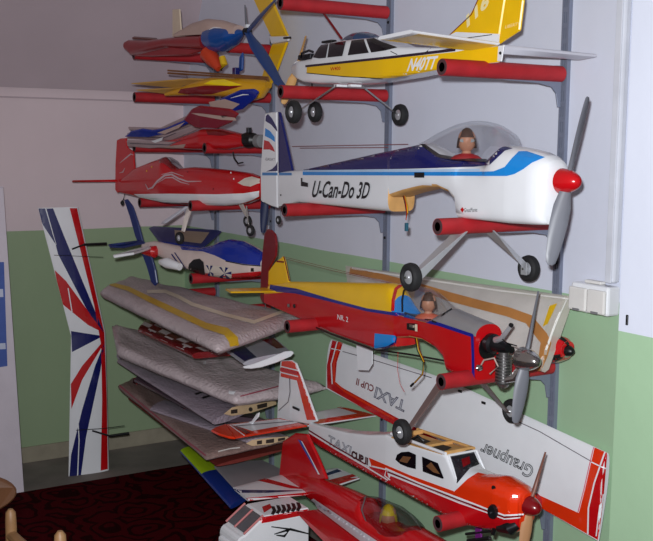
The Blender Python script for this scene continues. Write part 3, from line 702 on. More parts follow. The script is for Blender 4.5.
    q = fr.at(501, 54, -.012); plate('control_horn', [q + Vector((-.01, 0, .02)), q + Vector((.012, 0, .02)), q + Vector((.004, 0, -.018)), q + Vector((-.012, 0, -.016))], .003, white, t, nrm=(0, 1, 0))
    lathe('horn_screw', [(0, 0), (0, .004), (.002, .003), (.003, 0)], q + Vector((0, -.002, .002)), (0, -1, 0), black, t, 10)
    tube('brace_wire', [fr.at(384, 46, -.03), fr.at(391, 51.5, -.05), fr.at(397, 54.5, -.05)], .0011, black, t); tube('brace_wire', [fr.at(424, 54, -.045), fr.at(431, 48, -.03)], .0011, black, t)
planeC()
# dark strut leaning from the top bracket to the cabin roof
tag(tube('loose_rod', [aty(320, 8, -.23), aty(341.5, 38.4, -.23)], .004, dred), 'dark thin rod leaning between top bracket and dark cabin roof', 'rod')
# ------------------------------------------------------------------ red plane "NR. 2" with open engine
def planeE():
    Y0 = -.26; fr = frame_y(Y0)
    t = thing('model_airplane', 'red model plane lettered NR. 2 with yellow deck, clear canopy and bare engine', 'model airplane', (-.45, Y0, .86), 'model planes on the rack')
    top = [(264, 291.5, 0), (269, 285, 0), (290, 281.5, 0), (340, 282, 0), (394, 283, 0), (400, 284.5, 0), (405, 300, 0), (410, 314, 0), (438, 321, 0), (446, 313, 0), (455, 309, 0), (470, 315.5, 0), (485, 321.5, 0), (489, 324, 0)]
    split = [(264, 294), (297, 291.5), (330, 300), (367, 309.5), (404, 315), (439, 324), (474, 335.5), (478, 337)]
    bot = [(264, 303), (330, 333), (374, 349), (394.8, 347), (395.4, 338), (409, 337.5), (422, 340), (435, 348), (443, 358), (445.3, 369), (446, 371.5), (473, 380), (478, 381.5)]
    L = Loft(fr, top, bot, [(264, .005), (297, .018), (340, .03), (395, .041), (440, .044), (478, .042)], split=split, nu=2.1, nl=9, off=-.04)
    s1 = L.s(392.5, 309); s2_ = L.s(402.5, 312); s3 = fr.sz(444, 312, 0)[0]; sb0 = L.s(395, 340); sb1 = L.s(446, 370)
    def mf(s, z, l, nz, ns):
        m_ = L.dims(s)[2]
        if z > m_ + .0005: return 1 if s < s1 else (2 if s < s2_ else (4 if s < s3 else 3))
        if sb0 - .004 < s < sb1 + .002 and nz > .6: return 5
        return 0
    L.build('fuselage', [red, yellow, sky, silver, mat('cockpit_grey', (150, 140, 136), .6), wood], t, matfn=mf); sk = skin_of(L.ob); sf = sk(.0014); s2 = sk(.0026)
    band('red_edge', [(401.5, 284.6), (396, 289), (393.4, 300), (393, 311)], 3.2, sf, red, t)
    band('blue_line', [(270, 288), (296, 291), (330, 300), (367, 309.8), (404, 315.4), (439, 324.2), (473, 335.6)], [6.5, 5, 3, 3, 3.4, 3.4, 3.4], sf, mat('royal_blue_film', (26, 30, 130), .25, coat=.3), t)
    band('blue_line', [(472.6, 335), (473.4, 357), (473.6, 379)], 2.8, sf, mat('royal_blue_film', (26, 30, 130)), t)
    band('pin_line', [(445, 371), (473.5, 379)], .9, s2, mat('royal_blue_film', (26, 30, 130)), t)
    band('canopy_line', [(404, 313), (437, 322.4)], 1.6, s2, black, t)
    decal('blue_patch', [(375.4, 333.2), (396, 335.3), (394.5, 342), (388, 345.6), (374.6, 348)], s2, sky, t)
    decal('patch_edge', [(396, 335.3), (397, 336), (395.6, 343), (389, 347), (375, 349), (374.6, 348), (388, 345.6), (394.5, 342)], s2, navy, t)
    lettering('NR. 2', (338, 319.2), (348.8, 322.2), (338.2, 314), s2, white, t, bold=.012)
    decal('switch_plate', [(407.5, 323), (417.5, 323.5), (417.5, 331), (407.5, 329.5)], s2, black, t)
    box('switch', tuple(fr.at(412, 326, -.05) - Vector((.008, .004, .004))), tuple(fr.at(412, 326, -.05) + Vector((.008, .004, .004))), chrome, t, .001)
    decal('switch_mark', [(416, 324), (418.4, 324.4), (418.4, 331.5), (416, 331)], sk(.0034), cream, t)
    lathe('servo_bolt', [(0, 0), (0, .007), (.004, .006), (.005, 0)], fr.at(289, 305.5, -.018), (0, -1, 0), chrome, t, 12); lathe('servo_bolt', [(0, 0), (0, .007), (.003, .006), (.004, 0)], fr.at(294.5, 306, -.019), (0, -1, 0), black, t, 12)
    tube('belly_strip', [aty(374, 349.5, Y0 + .02), aty(410, 354.5, Y0 + .02), aty(446, 361, Y0 + .02)], .0028, black, t); tube('belly_edge', [fr.at(300, 320, -.022), fr.at(330, 333.8, -.03), fr.at(374, 349.8, -.04)], .0026, black, t)
    # tail
    plate('fin', [fr.at(*q) for q in [(269, 285), (269.5, 271), (276, 262), (283.8, 256), (285.5, 261), (290, 283)]], .009, yellow, t, nrm=(0, 1, 0)); band('fin_edge', [(283.6, 256.4), (285, 261), (289.4, 281)], 1.2, lambda a, b: fr.at(a, b, -.0055), dred, t); band('fin_band', [(276.5, 261.4), (284, 262)], 1.6, lambda a, b: fr.at(a, b, -.0055), dred, t)
    plate('rudder', [fr.at(*q) for q in [(268, 229), (272, 230), (275.8, 234), (277.3, 244), (276.6, 256), (269.4, 270), (268.8, 303.5), (263, 302.5), (261, 298), (261.6, 275), (263.5, 250), (265.2, 234)]], .009, mat('maroon_film', (120, 14, 24), .3, coat=.3), t, nrm=(0, 1, 0))
    zt = fr.at(270, 289.5, 0).z; A = aty(285.5, 293, Y0 - .01); A.z = zt
    P = Panel(atz(286, 292, zt), atz(270, 288, zt), atz(225.5, 289.2, zt), atz(231, 292.6, zt), .007, False, up=(0, 0, 1)); P.build('stabiliser', yellow, t)
    Q = Panel(Vector((P.A.x, 2 * Y0 - P.A.y + .02, zt)), Vector((P.B.x, 2 * Y0 - P.B.y + .02, zt)), Vector((P.C.x, 2 * Y0 - P.C.y, zt)), Vector((P.D.x, 2 * Y0 - P.D.y, zt)), .007, False, up=(0, 0, 1)); Q.build('stabiliser', yellow, t)
    tube('tail_wire', [fr.at(265, 302, 0), fr.at(265.6, 310, 0), fr.at(266, 314, 0)], .0016, black, t); lathe('tail_wheel', [(-.004, 0), (-.004, .006), (0, .009), (.004, .006), (.004, 0)], fr.at(266, 316.5, 0), (0, 1, 0), rubber, t, 14)
    # aerial wires from fin top to cockpit
    tube('aerial_wire', [fr.at(284.5, 257, 0), aty(340, 270.5, Y0 + .02), aty(392, 283, Y0 + .01)], .0007, dred, t, 6); tube('aerial_wire', [fr.at(284, 258.5, 0), aty(330, 270, Y0 - .01), aty(391, 283.4, Y0)], .0007, dred, t, 6)
    # canopy and pilot
    C = Loft(fr, [(400, 283.5, 0), (410, 284.5, 0), (419, 286, 0), (428, 287.8, 0), (436, 291.5, 0), (444, 299, 0), (450, 305, 0), (456, 310.5, 0)], [(400, 312), (437, 323.4), (444, 317), (449, 312.6)], [(395, .036), (420, .043), (440, .04), (449, .03)], half=True, nu=2.0, off=-.035); C.build('canopy', glass, t, caps=False)
    band('canopy_hoop', [(409, 286), (404, 291), (402.4, 300), (402.6, 312)], 1.8, skin_of(C.ob)(.001), black, t); band('canopy_hoop', [(452, 309), (444, 314), (437.6, 323)], 1.8, skin_of(C.ob)(.001), black, t)
    pilot(t, fr.at(428, 326, 0), .092, (.75, -.66, 0), hair, mat('painted_orange_shirt', (196, 96, 70), .5), False)
    # engine bay, engine, spinner, propeller
    nose = fr.at(489, 352, 0); sx = L.st[-1]; P0 = fr.pt(sx, nose.z, 0)
    e = lathe('engine', [(-.05, .021), (.004, .021), (.006, .026), (.02, .026), (.024, .018), (.05, .016), (.06, .011), (.075, .011)], Vector((P0.x, Y0, fr.at(505, 347, 0).z)), (1, 0, 0), gunmetal, t, 18)
    lathe('bay_opening', [(0, 0), (0, .032), (.0015, .032), (.0015, 0)], Vector((P0.x + .0006, Y0, fr.at(487, 347, 0).z)), (1, 0, 0), black, t, 20)
    cy = fr.at(504, 352, 0); pr = [(0, .014)]
    for k in range(9): z = .008 + k * .008; pr += [(z, .014), (z, .021), (z + .004, .021), (z + .004, .014)]
    pr += [(.08, .018), (.088, .012), (.094, 0)]; lathe('cylinder', pr, cy, (0, 0, -1), mat('cast_engine_grey', (120, 118, 118), .35, metal=.8), e, 18)
    tube('carburettor', [fr.at(496, 340, -.01), fr.at(502, 338, -.02), fr.at(511, 326, -.02)], [.009, .007, .005], alu, e); lathe('intake_screw', [(0, 0), (0, .006), (.006, .005), (.006, 0)], fr.at(511.5, 325.5, -.02), (.3, -1, .5), gunmetal, e, 10)
    tube('fuel_line', [fr.at(480, 367, -.035), fr.at(484, 360, -.04), fr.at(494, 358, -.04), fr.at(498, 366, -.03), fr.at(490, 374, -.035)], .0022, mat('clear_tubing', (190, 170, 160), .3), e, 6)
    lathe('needle_valve', [(0, 0), (0, .007), (.004, .008), (.01, .008), (.013, .004), (.02, 0)], fr.at(481, 367.5, -.045), (0, -1, 0), chrome, e, 12)
    tube('silencer', [fr.at(506, 380, -.02), fr.at(514, 378, -.01), fr.at(521, 368, .0)], [.008, .011, .010], chrome, e); tube('engine_mount', [fr.at(486, 346, .02), fr.at(512, 350, .02)], .009, black, e)
    tube('throttle_rod', [fr.at(501, 338, -.02), fr.at(507, 343, -.03), fr.at(517, 346, -.02)], .0016, black, e)
    hub = fr.at(521, 358, 0); sp = spinner(t, hub, (1, 0, 0), .029, .064, chrome)
    hc = hub + Vector((.016, 0, 0)); b = blade('propeller', hc, atx(538.5, 291, hc.x), .020, greyprop, t, twist=.95); blade('blade', hc, atx(515.5, 423, hc.x), .036, greyprop, b, twist=.35)
    # undercarriage
    Yn, Yf = -.445, -.075; wn = aty(402, 432, Yn); wf = aty(512, 411, Yf)
    for w_, rt in ((wn, fr.at(447, 376, -.03)), (wf, fr.at(484, 384, .01))):
        sg = 1 if w_.y > Y0 else -1; k = w_ + Vector((0, -sg * .015, .01))
        plate('gear_leg', [rt + Vector((-.02, 0, 0)), rt + Vector((.012, 0, 0)), k + Vector((.008, 0, -.012)), k + Vector((-.008, 0, -.012))], .004, mat('bronze_gear_leg', (120, 100, 96), .35, metal=.4), t, bev=.2)
        wheel(t, w_, .034, .024); tube('axle', [k + Vector((0, 0, -.01)), w_ + Vector((0, sg * .016, 0))], .003, chrome, t)
    for i, (M, dx) in enumerate(((black, 0), (ytape, 1.4), (dred, 2.6))):
        tube('servo_lead', [fr.at(415 + dx, 338, -.03), fr.at(417 + dx, 350, -.045), fr.at(423 + dx * .6, 362, -.045), fr.at(422 + dx * .4, 374, -.045), fr.at(414 + dx * .4, 383, -.045)], .0012, M, t, 6)
    q = fr.at(413.5, 383.5, -.045); tube('servo_plug', [q, q + Vector((-.012, 0, -.010))], .0035, black, t)
    tube('aerial_lead', [fr.at(398, 352, -.02), fr.at(397.5, 370, -.02), fr.at(400, 384, -.02), fr.at(404.5, 392, -.02)], .0007, red, t, 6)
planeE()

# ------------------------------------------------------------------ white and orange cabin plane "TAXI CUP II"
def planeF():
    Y0 = -.27; fr = frame_y(Y0); o = -.05
    t = thing('model_airplane', 'white and orange cabin model plane with open wing seat, its wing removed', 'model airplane', (-.4, Y0, .5), 'model planes on the rack')
    top = [(309, 423), (330, 428.5), (346, 432.3), (366, 434.7), (386, 434.5), (408, 443.5), (446, 455), (449, 462), (456, 473), (459, 476), (468, 468, 0), (480, 470, 0), (488, 474.3, 0), (505, 475.5, 0), (521, 484, 0), (533, 494, 0), (536, 499, 0)]
    top = [(309, 423), (330, 428.5), (346, 432.3), (366, 434.7), (386, 434.5), (408, 443.5), (446, 455), (472, 467, 0), (488, 474.3, 0), (505, 476, 0), (521, 485, 0), (531, 494, 0), (535, 500, 0)]
    split = [(309, 426), (346, 436), (386, 440), (408, 447), (445, 458), (457, 487), (480, 492), (505, 500), (518, 507)]
    bot = [(309, 438.5), (318.5, 446), (355, 467.5), (389, 486), (420, 503.5), (460, 525.5), (485, 533), (505, 535.5), (517, 531), (521, 524)]
    L = Loft(fr, top, bot, [(309, .008), (346, .025), (386, .045), (410, .05), (455, .052), (495, .05), (511, .042), (520, .026)], split=split, nu=[(300, 4), (380, 9), (446, 9), (458, 2.3), (530, 2.2)], nl=[(300, 9), (450, 9), (490, 3), (520, 2.4)], off=o)
    sa, sb = L.s(391, 435), L.s(444, 455); sn = L.s(476, 492)
    def mf(s, z, l, nz, ns):
        if s > sn: return 2
        if sa < s < sb and nz > .6 and z > L.dims(s)[2]: return 1
        return 0
    ob = L.build('fuselage', [white, wood, orange], t, matfn=mf, segs=36); sk = skin_of(ob); s1 = sk(.0012); s2 = sk(.0022); s3 = sk(.003)
    decal('orange_cowl', [(455, 491), (460, 486.5), (468, 479), (478, 472.8), (488, 475), (505, 477), (516, 483), (524, 492), (524, 514), (505, 516.5), (490, 510.5), (460, 498), (452, 495)], s1, orange, t)
    decal('red_belly', [(309, 431.5), (337, 449.3), (368, 466.8), (389, 478), (391, 474.5), (460, 502), (490, 512), (505, 517.5), (520, 516), (519, 530), (505, 538), (485, 537), (460, 530), (420, 508), (389, 490), (355, 471), (318.5, 449), (309, 441)], s1, red, t)
    decal('orange_stripe', [(369, 457.5), (410, 475), (454, 491), (458, 497.5), (420, 483.5), (390, 471), (372, 466.5)], s1, orange, t)
    decal('red_tongue', [(369, 466.2), (387, 470.4), (389.5, 479), (372, 469.6)], s1, red, t)
    band('white_line', [(309, 432), (337, 449.5), (368, 467.5), (388.5, 480), (391, 475)], 1.3, s2, white, t)
    band('white_line', [(373, 466), (387, 469.5), (385.6, 475.5), (391, 479.8)], 1.2, s3, white, t)
    band('white_line', [(386, 468.2), (420, 483), (460, 498), (490, 509.6), (505, 515), (523, 514)], 1.6, s3, white, t); band('white_line', [(391, 474.8), (460, 502.6), (490, 513), (505, 518.5), (521, 517)], 1.2, s3, white, t)
    band('dark_line', [(388, 471.6), (460, 500.4), (490, 511.2), (505, 516.8), (522, 515.6)], 1.6, s2, dred, t)
    band('tail_line', [(309, 430), (337, 447.4), (366, 464)], 1.4, s2, dred, t)
    lettering('TAXI', (327.4, 443.6), (350.4, 455.6), (329.4, 434.6), s2, mat('outline_ink', (120, 120, 136), .5), t, outline=.022)
    lettering('CUP II', (352, 457.4), (368.6, 465.4), (352.4, 449.8), s3, mat('maroon_ink', (74, 10, 16), .5), t, outline=.055)
    lettering('CUP II', (352, 457.4), (368.6, 465.4), (352.4, 449.8), s3, mat('maroon_ink', (74, 10, 16), .5), t)
    decal('side_window', [(396, 459.6), (397.6, 454.6), (402, 452), (409.5, 451.4), (416.6, 454.6), (416.4, 469), (408, 467), (401, 464)], s2, darkwin, t)
    decal('side_window', [(422.6, 456.4), (438.6, 463), (444.4, 478), (443, 478.6), (423.4, 471.4)], s2, darkwin, t)
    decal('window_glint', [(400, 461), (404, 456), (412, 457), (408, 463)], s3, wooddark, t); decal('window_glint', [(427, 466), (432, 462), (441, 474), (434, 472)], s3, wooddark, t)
    # windscreen and cabin frame
    wq = [fr.at(447.6, 456.6, -.048), fr.at(447.6, 456.6, -.048), fr.at(457, 485, -.05)]
    a = fr.at(447.6, 456.5, -.046); a2 = Vector((a.x, Y0 + .046, a.z)); c = fr.at(456.4, 484, -.05); c2 = Vector((c.x, Y0 + .05, c.z)); mid = Vector((c.x + .012, Y0, fr.at(470, 467, 0).z - .004))
    off_ = Vector((.004, 0, .003))
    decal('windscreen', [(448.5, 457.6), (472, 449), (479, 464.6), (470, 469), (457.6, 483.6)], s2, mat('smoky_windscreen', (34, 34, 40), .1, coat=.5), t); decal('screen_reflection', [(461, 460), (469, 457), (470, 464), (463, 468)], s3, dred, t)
    for p0, p1 in ((a, c), (a2, c2), (a, a2)): tube('windscreen_frame', [p0 + off_ * 1.3, p1 + off_ * 1.3], .0032, white, t, 8)
    # open wing seat with formers
    decal('bay_opening', [(407, 440), (418, 437), (431, 442), (421, 446)], s2, mat('dark_bay', (46, 34, 28), .8), t); decal('bay_opening', [(428, 448), (440, 444.5), (452, 448), (444, 453)], s2, mat('dark_bay', (46, 34, 28), .8), t)
    for px, py in ((395, 436), (424, 447.5), (444, 453.6)):
        q = fr.at(px, py, o); box('former', (q.x - .004, Y0 - .046, q.z - .006), (q.x + .004, Y0 + .046, q.z + .006), wood, t, .001)
    for sgn in (-1, 1):
        q0, q1 = fr.at(390, 435, o), fr.at(445, 455, o); tube('seat_rail', [Vector((q0.x, Y0 + sgn * .046, q0.z + .003)), Vector((q1.x, Y0 + sgn * .048, q1.z + .003))], .0045, white if sgn < 0 else wood, t)
    tube('linkage', [fr.at(411, 440, -.02), fr.at(418, 436, -.01), fr.at(424, 441, 0)], .004, black, t)
    # cowl details, exhaust, spinner, propeller
    lathe('cowl_hole', [(0, 0), (0, .006), (.001, .006), (.001, 0)], s1(494, 488), (.25, -1, .15), black, t, 14)
    q = s1(494.5, 511); lathe('exhaust', [(-.008, .012), (.006, .014), (.012, .012), (.012, .004), (.006, 0)], q, (.2, -1, 0), gunmetal, t, 16, squash=1.35)
    tube('silencer', [fr.at(499, 528, -.03), fr.at(511, 528, -.03), fr.at(517, 524, -.02)], [.010, .017, .012], gunmetal, t, 12); tube('tail_pipe', [fr.at(495, 528, -.03), fr.at(493, 534, -.03)], .006, gunmetal, t)
    hub = fr.at(525.5, 504, 0); spinner(t, hub, (1, 0, 0), .026, .05, dred); lathe('backplate', [(-.006, 0), (-.006, .027), (.0, .0275), (.002, .024)], hub, (1, 0, 0), chrome, t, 24)
    hc = hub + Vector((.014, 0, 0)); b = blade('propeller', hc, atx(545.5, 452, hc.x), .014, mat('walnut_propeller', (122, 78, 66), .4), t, twist=1.1); blade('blade', hc, atx(522, 556, hc.x), .03, mat('beech_blade', (176, 130, 92), .45), b, twist=.4)
    # tail
    F = [fr.at(*q) for q in [(281.5, 360.5), (292, 360), (296.5, 363), (301, 374), (318, 421), (309, 424), (278, 419), (279.6, 385)]]
    fin = plate('fin', F, .010, white, t, nrm=(0, 1, 0)); f1 = skin_of(fin)(.0008); f2 = skin_of(fin)(.0016)
    decal('orange_edge', [(281.8, 361.4), (292, 361), (295.6, 364), (299.8, 374.5), (316.2, 420), (307, 420), (302.4, 402), (297, 380.5), (280.8, 376.6)], f1, orange, fin)
    for y in (366.2, 372.2): band('white_bar', [(280.8, y), (298.6, y + 4.4)], 1.1, f2, white, fin)
    decal('red_bar', [(280.6, 367.4), (298.8, 371.8), (300, 375), (280.4, 370.8)], f2, red, fin)
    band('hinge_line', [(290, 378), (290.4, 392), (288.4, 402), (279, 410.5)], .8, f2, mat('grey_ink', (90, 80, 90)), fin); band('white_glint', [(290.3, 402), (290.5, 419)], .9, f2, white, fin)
    q = fr.at(296, 408.5, -.008); box('control_horn', (q.x - .022, q.y - .002, q.z - .004), (q.x + .022, q.y + .002, q.z + .004), gunmetal, t, .001)
    z = fr.at(300, 424, 0).z + .004
    P = Panel(atz(307.5, 426.5, z), atz(278, 418.5, z), atz(226, 424.5, z), atz(235.5, 438.6, z), .008, False, up=(0, 0, 1)); sb_ = P.build('stabiliser', orange, t); p1, p2 = skin_of(sb_)(.0008), skin_of(sb_)(.0016)
    tipp = plate('stabiliser_tip', [atz(*q, z) for q in [(235.4, 438.6), (226, 424.6), (214.5, 428.6), (211, 431), (218, 434.5), (228, 437.6)]], .008, orange, t, nrm=(0, 0, 1))
    decal('white_field', [(230, 425), (278, 419.2), (300, 422.6), (252, 431.2), (241, 427.6)], p1, white, sb_)
    decal('red_bar', [(231.5, 425.5), (240, 427.4), (251, 433), (246.5, 434.6), (238, 429.6)], p2, dred, sb_)
    band('white_bar', [(229.8, 425.4), (244.5, 436)], 1, p2, white, sb_); band('hinge_line', [(236, 426.4), (300, 421)], .7, p2, mat('grey_ink', (90, 80, 90)), sb_)
    def mir(v): return Vector((v.x, 2 * Y0 - v.y, v.z))
    P2 = Panel(mir(P.A), mir(P.B), mir(P.C), mir(P.D), .008, False, up=(0, 0, 1)); st2 = P2.build('stabiliser', white, t); P2.uvpoly('orange_edge', [(0, .02), (1, .02), (1, .98), (.9, .98), (.86, .3), (0, .3)], orange, st2, .25)
    # front undercarriage stub and tail wheel hang below
    return fr
planeF()

# ------------------------------------------------------------------ the white and red wing leaning on the wall behind
def taxi_wing():
    yt, yb = -.02, -.052
    LT, LB = aty(332, 339.5, yt), aty(326, 388.5, yb); CT, CB = aty(447, 379.5, yt), aty(440, 449, yb); RT, RB = aty(608, 453, yt), aty(599, 541.5, yb)
    t = thing('model_wing', 'long white model wing with red borders and upside-down outlined lettering standing behind the planes', 'model wing', ((LB.x + RB.x) / 2, yb, min(LB.z, RB.z)))
    P1 = Panel(LT, LB, CB, CT, .024); a = P1.build('wing_half', white, t, 8); P2 = Panel(CT, CB, RB, RT, .024); b = P2.build('wing_half', white, t, 8)
    s1 = skin_of(a)(.0008); s2 = skin_of(a)(.0018); r1 = skin_of(b)(.0008); r2 = skin_of(b)(.0018); r3 = skin_of(b)(.003)
    decal('red_border', [(332.4, 340.4), (343, 343), (337, 362), (335.4, 383), (345, 389), (395, 416.5), (441, 441), (441, 449), (392, 424.6), (327.4, 387.8), (327, 366)], s1, red, a)
    band('white_line', [(337.8, 341), (331.6, 364), (332.6, 384)], 1.2, s2, white, a); band('white_line', [(331.6, 348.6), (341.5, 350.8)], 1, s2, white, a)
    band('orange_line', [(340.2, 342.5), (334.4, 364), (334.6, 382), (345, 391), (395, 419)], 2.2, s2, orange, a)
    band('hinge_line', [(343, 351.5), (380, 362), (432, 378)], .7, s2, mat('grey_ink', (90, 80, 90)), a)
    lettering('TAXI', (407, 401.5), (376.6, 386.4), (404.4, 412.4), s2, mat('outline_ink', (92, 92, 104), .5), a, outline=.03); lettering('CUP II', (374.6, 385.6), (357.4, 378), (373.4, 392.4), s2, dred, a, bold=.02)
    decal('orange_border', [(594.8, 447.6), (607, 453), (603.2, 500), (598, 540), (560, 518.5), (520, 496), (520, 486.6), (540, 495.4), (579, 513), (585, 490), (590, 468)], r1, orange, b)
    decal('red_border', [(605.6, 452.8), (606.8, 453.2), (602.6, 500), (597.6, 539), (588.6, 534), (589, 508), (595, 483)], r2, red, b)
    band('white_line', [(605.4, 452.8), (595, 483), (589.2, 508), (588.6, 534)], 1.5, r3, white, b); band('white_line', [(602.4, 494), (599.4, 515), (597, 536)], 1.2, r3, white, b); band('white_line', [(592, 462), (606.4, 469)], 1.2, r3, white, b); band('red_line', [(594.2, 448), (589.4, 468), (584.5, 490), (578.6, 512.6)], .9, r3, mat('pink_line', (214, 90, 110), .4), b)
    band('hinge_line', [(505, 415.6), (540, 431.6), (592, 461.6)], .8, r2, mat('grey_ink', (90, 80, 90)), b)
    lettering('Graupner', (537, 463), (485, 438.5), (530.5, 479), r2, mat('black_ink', (30, 30, 34), .5), b, outline=.022)
    for px, py in ((460, 391), (483.5, 402.6)): box('aileron_clip', tuple(aty(px, py, yt - .03) - Vector((.008, .002, .004))), tuple(aty(px, py, yt - .03) + Vector((.008, .002, .003))), gunmetal, t, .001)
    return t
taxi_wing()
# white plastic tab hanging beside the wing
tag(plate('plastic_tab', [aty(*q, -.2) for q in [(356.5, 344), (372.6, 348), (372.6, 364), (368.5, 370.5), (358, 370)]], .003, white), 'white plastic tab hanging under the red plane in front of the white wing', 'tab')

# ------------------------------------------------------------------ wrapped wing leaning on the wall behind the red plane
def wrapped_back():
    yt, yb = -.03, -.14
    a, b = aty(348, 266.5, yt), aty(352, 300, yb); c, d = aty(543, 372, yb), aty(570, 296.5, yt)
    t = thing('wrapped_wing', 'wing in clear bubble film with brown parcel tape leaning on the wall', 'wrapped wing', (-.4, yb, .86))
    inner = Panel(aty(356, 269, yt - .01), aty(360, 300, yb), aty(534, 362, yb), aty(551, 300, yt - .01), .022); w_ = inner.build('wing', mat('grey_white_film', (190, 190, 200), .3), t, 6)
    outer = Panel(a, b, c, d, .034, False); f_ = outer.build('bubble_film', film, t, 12, wob=.0016); s1 = skin_of(f_)(.0016)
    band('parcel_tape', [(350, 271), (382, 277), (416, 286), (450, 297), (480, 305), (508, 312), (529, 319.5), (543, 337), (546, 343), (543, 356), (537, 370)], [6, 6, 7, 9, 9, 9.5, 10, 11, 10, 8, 7], s1, tape, t, 4)
    decal('yellow_tip', [(550, 306), (557.5, 303.5), (548, 324), (543, 327)], s1, ytape, t)
    band('film_fold', [(352, 268.5), (420, 279), (500, 291), (568, 299)], 1.6, s1, mat('film_edge', (228, 226, 220), .3), t); band('film_fold', [(566, 300), (556, 322), (546, 350)], 1.4, s1, mat('film_edge', (228, 226, 220), .3), t)
wrapped_back()
# red nosed plane mostly hidden behind it
def planeK():
    Y0 = -.062; fr = frame_y(Y0)
    t = thing('model_airplane', 'red cowled nose with black spinner poking out behind the wrapped wing', 'model airplane', (-.02, Y0, .86), 'model planes on the rack')
    L = Loft(fr, [(528, 337, 0), (545, 335, 0), (556, 335, 0), (564, 337.5, 0), (570, 343, 0)], [(528, 364), (540, 365), (550, 364), (558, 361), (564, 356)], [(528, .03), (545, .034), (557, .032), (564, .022)], off=-.02); ob = L.build('fuselage', red, t); sk = skin_of(ob)(.001)
    decal('black_top', [(557, 336), (564, 338), (569, 343), (569, 348), (564, 342), (559, 339)], sk, black, t); decal('black_cheek', [(548, 356), (560, 354), (563, 358), (555, 362), (547, 363)], sk, black, t)
    hub = fr.at(567, 350.5, 0); spinner(t, hub, (1, 0, 0), .015, .024, black); lathe('backplate', [(-.012, 0), (-.012, .014), (0, .019), (.002, .016)], hub, (1, 0, 0), chrome, t, 20)
planeK()
# ------------------------------------------------------------------ red aerobatic plane at the bottom, pilot with yellow hair
def planeG():
    Y0 = -.30; fr = frame_y(Y0)
    t = thing('model_airplane', 'all red model plane at the bottom with smoked canopy and yellow-haired pilot', 'model airplane', (-.4, Y0, .2), 'model planes on the rack')
    top = [(281, 474, 0), (300, 474, 0), (320, 478, 0), (351, 490, 0), (368, 498, 0), (374, 512, 0), (400, 526, 0), (414, 526, 0), (422, 531, 0), (450, 547, 0), (478, 566, 0), (486, 580, 0)]
    bot = [(281, 486), (300, 494), (330, 515), (375, 548), (420, 580), (450, 598), (470, 602)]
    L = Loft(fr, top, bot, [(281, .006), (300, .016), (330, .034), (370, .05), (420, .055), (455, .05), (470, .03)], nu=2.2, nl=3, off=-.04); ob = L.build('fuselage', red, t); sk = skin_of(ob)
    C = Loft(fr, [(366, 496, 0), (374, 496.5, 0), (384, 500, 0), (397, 505.5, 0), (408, 514, 0), (416, 523, 0), (422, 532, 0)], [(362, 512), (375, 528), (400, 541), (414, 545)], [(362, .035), (385, .048), (405, .045), (416, .02)], half=True, nu=2, off=-.035); C.build('canopy', smoke, t, caps=False)
    band('canopy_rim', [(366, 496), (362, 510), (367, 524), (382, 536)], 1.4, skin_of(C.ob)(.001), mat('grey_rim', (110, 100, 104), .5), t)
    pilot(t, fr.at(388, 540, 0), .105, (.8, -.6, 0), blond, shirt, False)
    fin = plate('fin', [fr.at(*q) for q in [(284, 441), (296, 433), (308, 434), (318, 455), (328, 479), (300, 481), (280, 478), (282, 458)]], .012, red, t, nrm=(0, 1, 0)); f1 = skin_of(fin)(.0008)
    decal('blue_stripe', [(298, 439.5), (301, 440.5), (313, 463), (318, 474)], f1, mat('cobalt_film', (40, 80, 170), .3), fin); decal('white_stripe', [(301, 440.5), (302.6, 441.6), (320, 474.4), (318.4, 474.4), (310, 457)], f1, white, fin)
    z = fr.at(300, 486, 0).z
    P = Panel(atz(319.5, 493.5, z), atz(279, 475, z), atz(233, 487.5, z), atz(248.5, 500.6, z), .010, False, up=(0, 0, 1)); st = P.build('stabiliser', white, t); p1, p2 = skin_of(st)(.0008), skin_of(st)(.0016)
    decal('red_stripe', [(257, 480.5), (264, 478), (306, 489.5), (290, 488.5)], p1, red, st); decal('blue_stripe', [(232.6, 488.6), (240, 490), (306, 490.6), (268, 493), (240, 493)], p1, navy, st); decal('red_edge', [(249, 500.6), (319.5, 493.6), (316, 491.8), (246, 498.2)], p1, red, st)
    m_ = lambda v: Vector((v.x, 2 * Y0 - v.y, v.z)); P2 = Panel(m_(P.A), m_(P.B), m_(P.C), m_(P.D), .010, False, up=(0, 0, 1)); s2 = P2.build('stabiliser', white, t); P2.uvpoly('red_edge', [(0, .02), (1, .02), (1, .3), (0, .3)], red, s2, .25); P2.uvpoly('blue_stripe', [(.15, .4), (.95, .62), (.95, .82)], navy, s2, .2)
    # near wing half, red with a pale band
    zw = L.dims(fr.sz(360, 520, -.04)[0])[1] + .03
    W_ = Panel(fr.at(420, 578, -.05), fr.at(322, 509, -.03), aty(296, 512, -.46), aty(380, 590, -.46), .03); w_ = W_.build('wing_half', red, t); decal('pale_band', [(307, 501.5), (314, 498.5), (378, 541), (384, 546), (366, 546), (358, 540)], skin_of(w_, ob)(.002), mat('pale_grey_film', (196, 190, 196), .3), w_)
planeG()

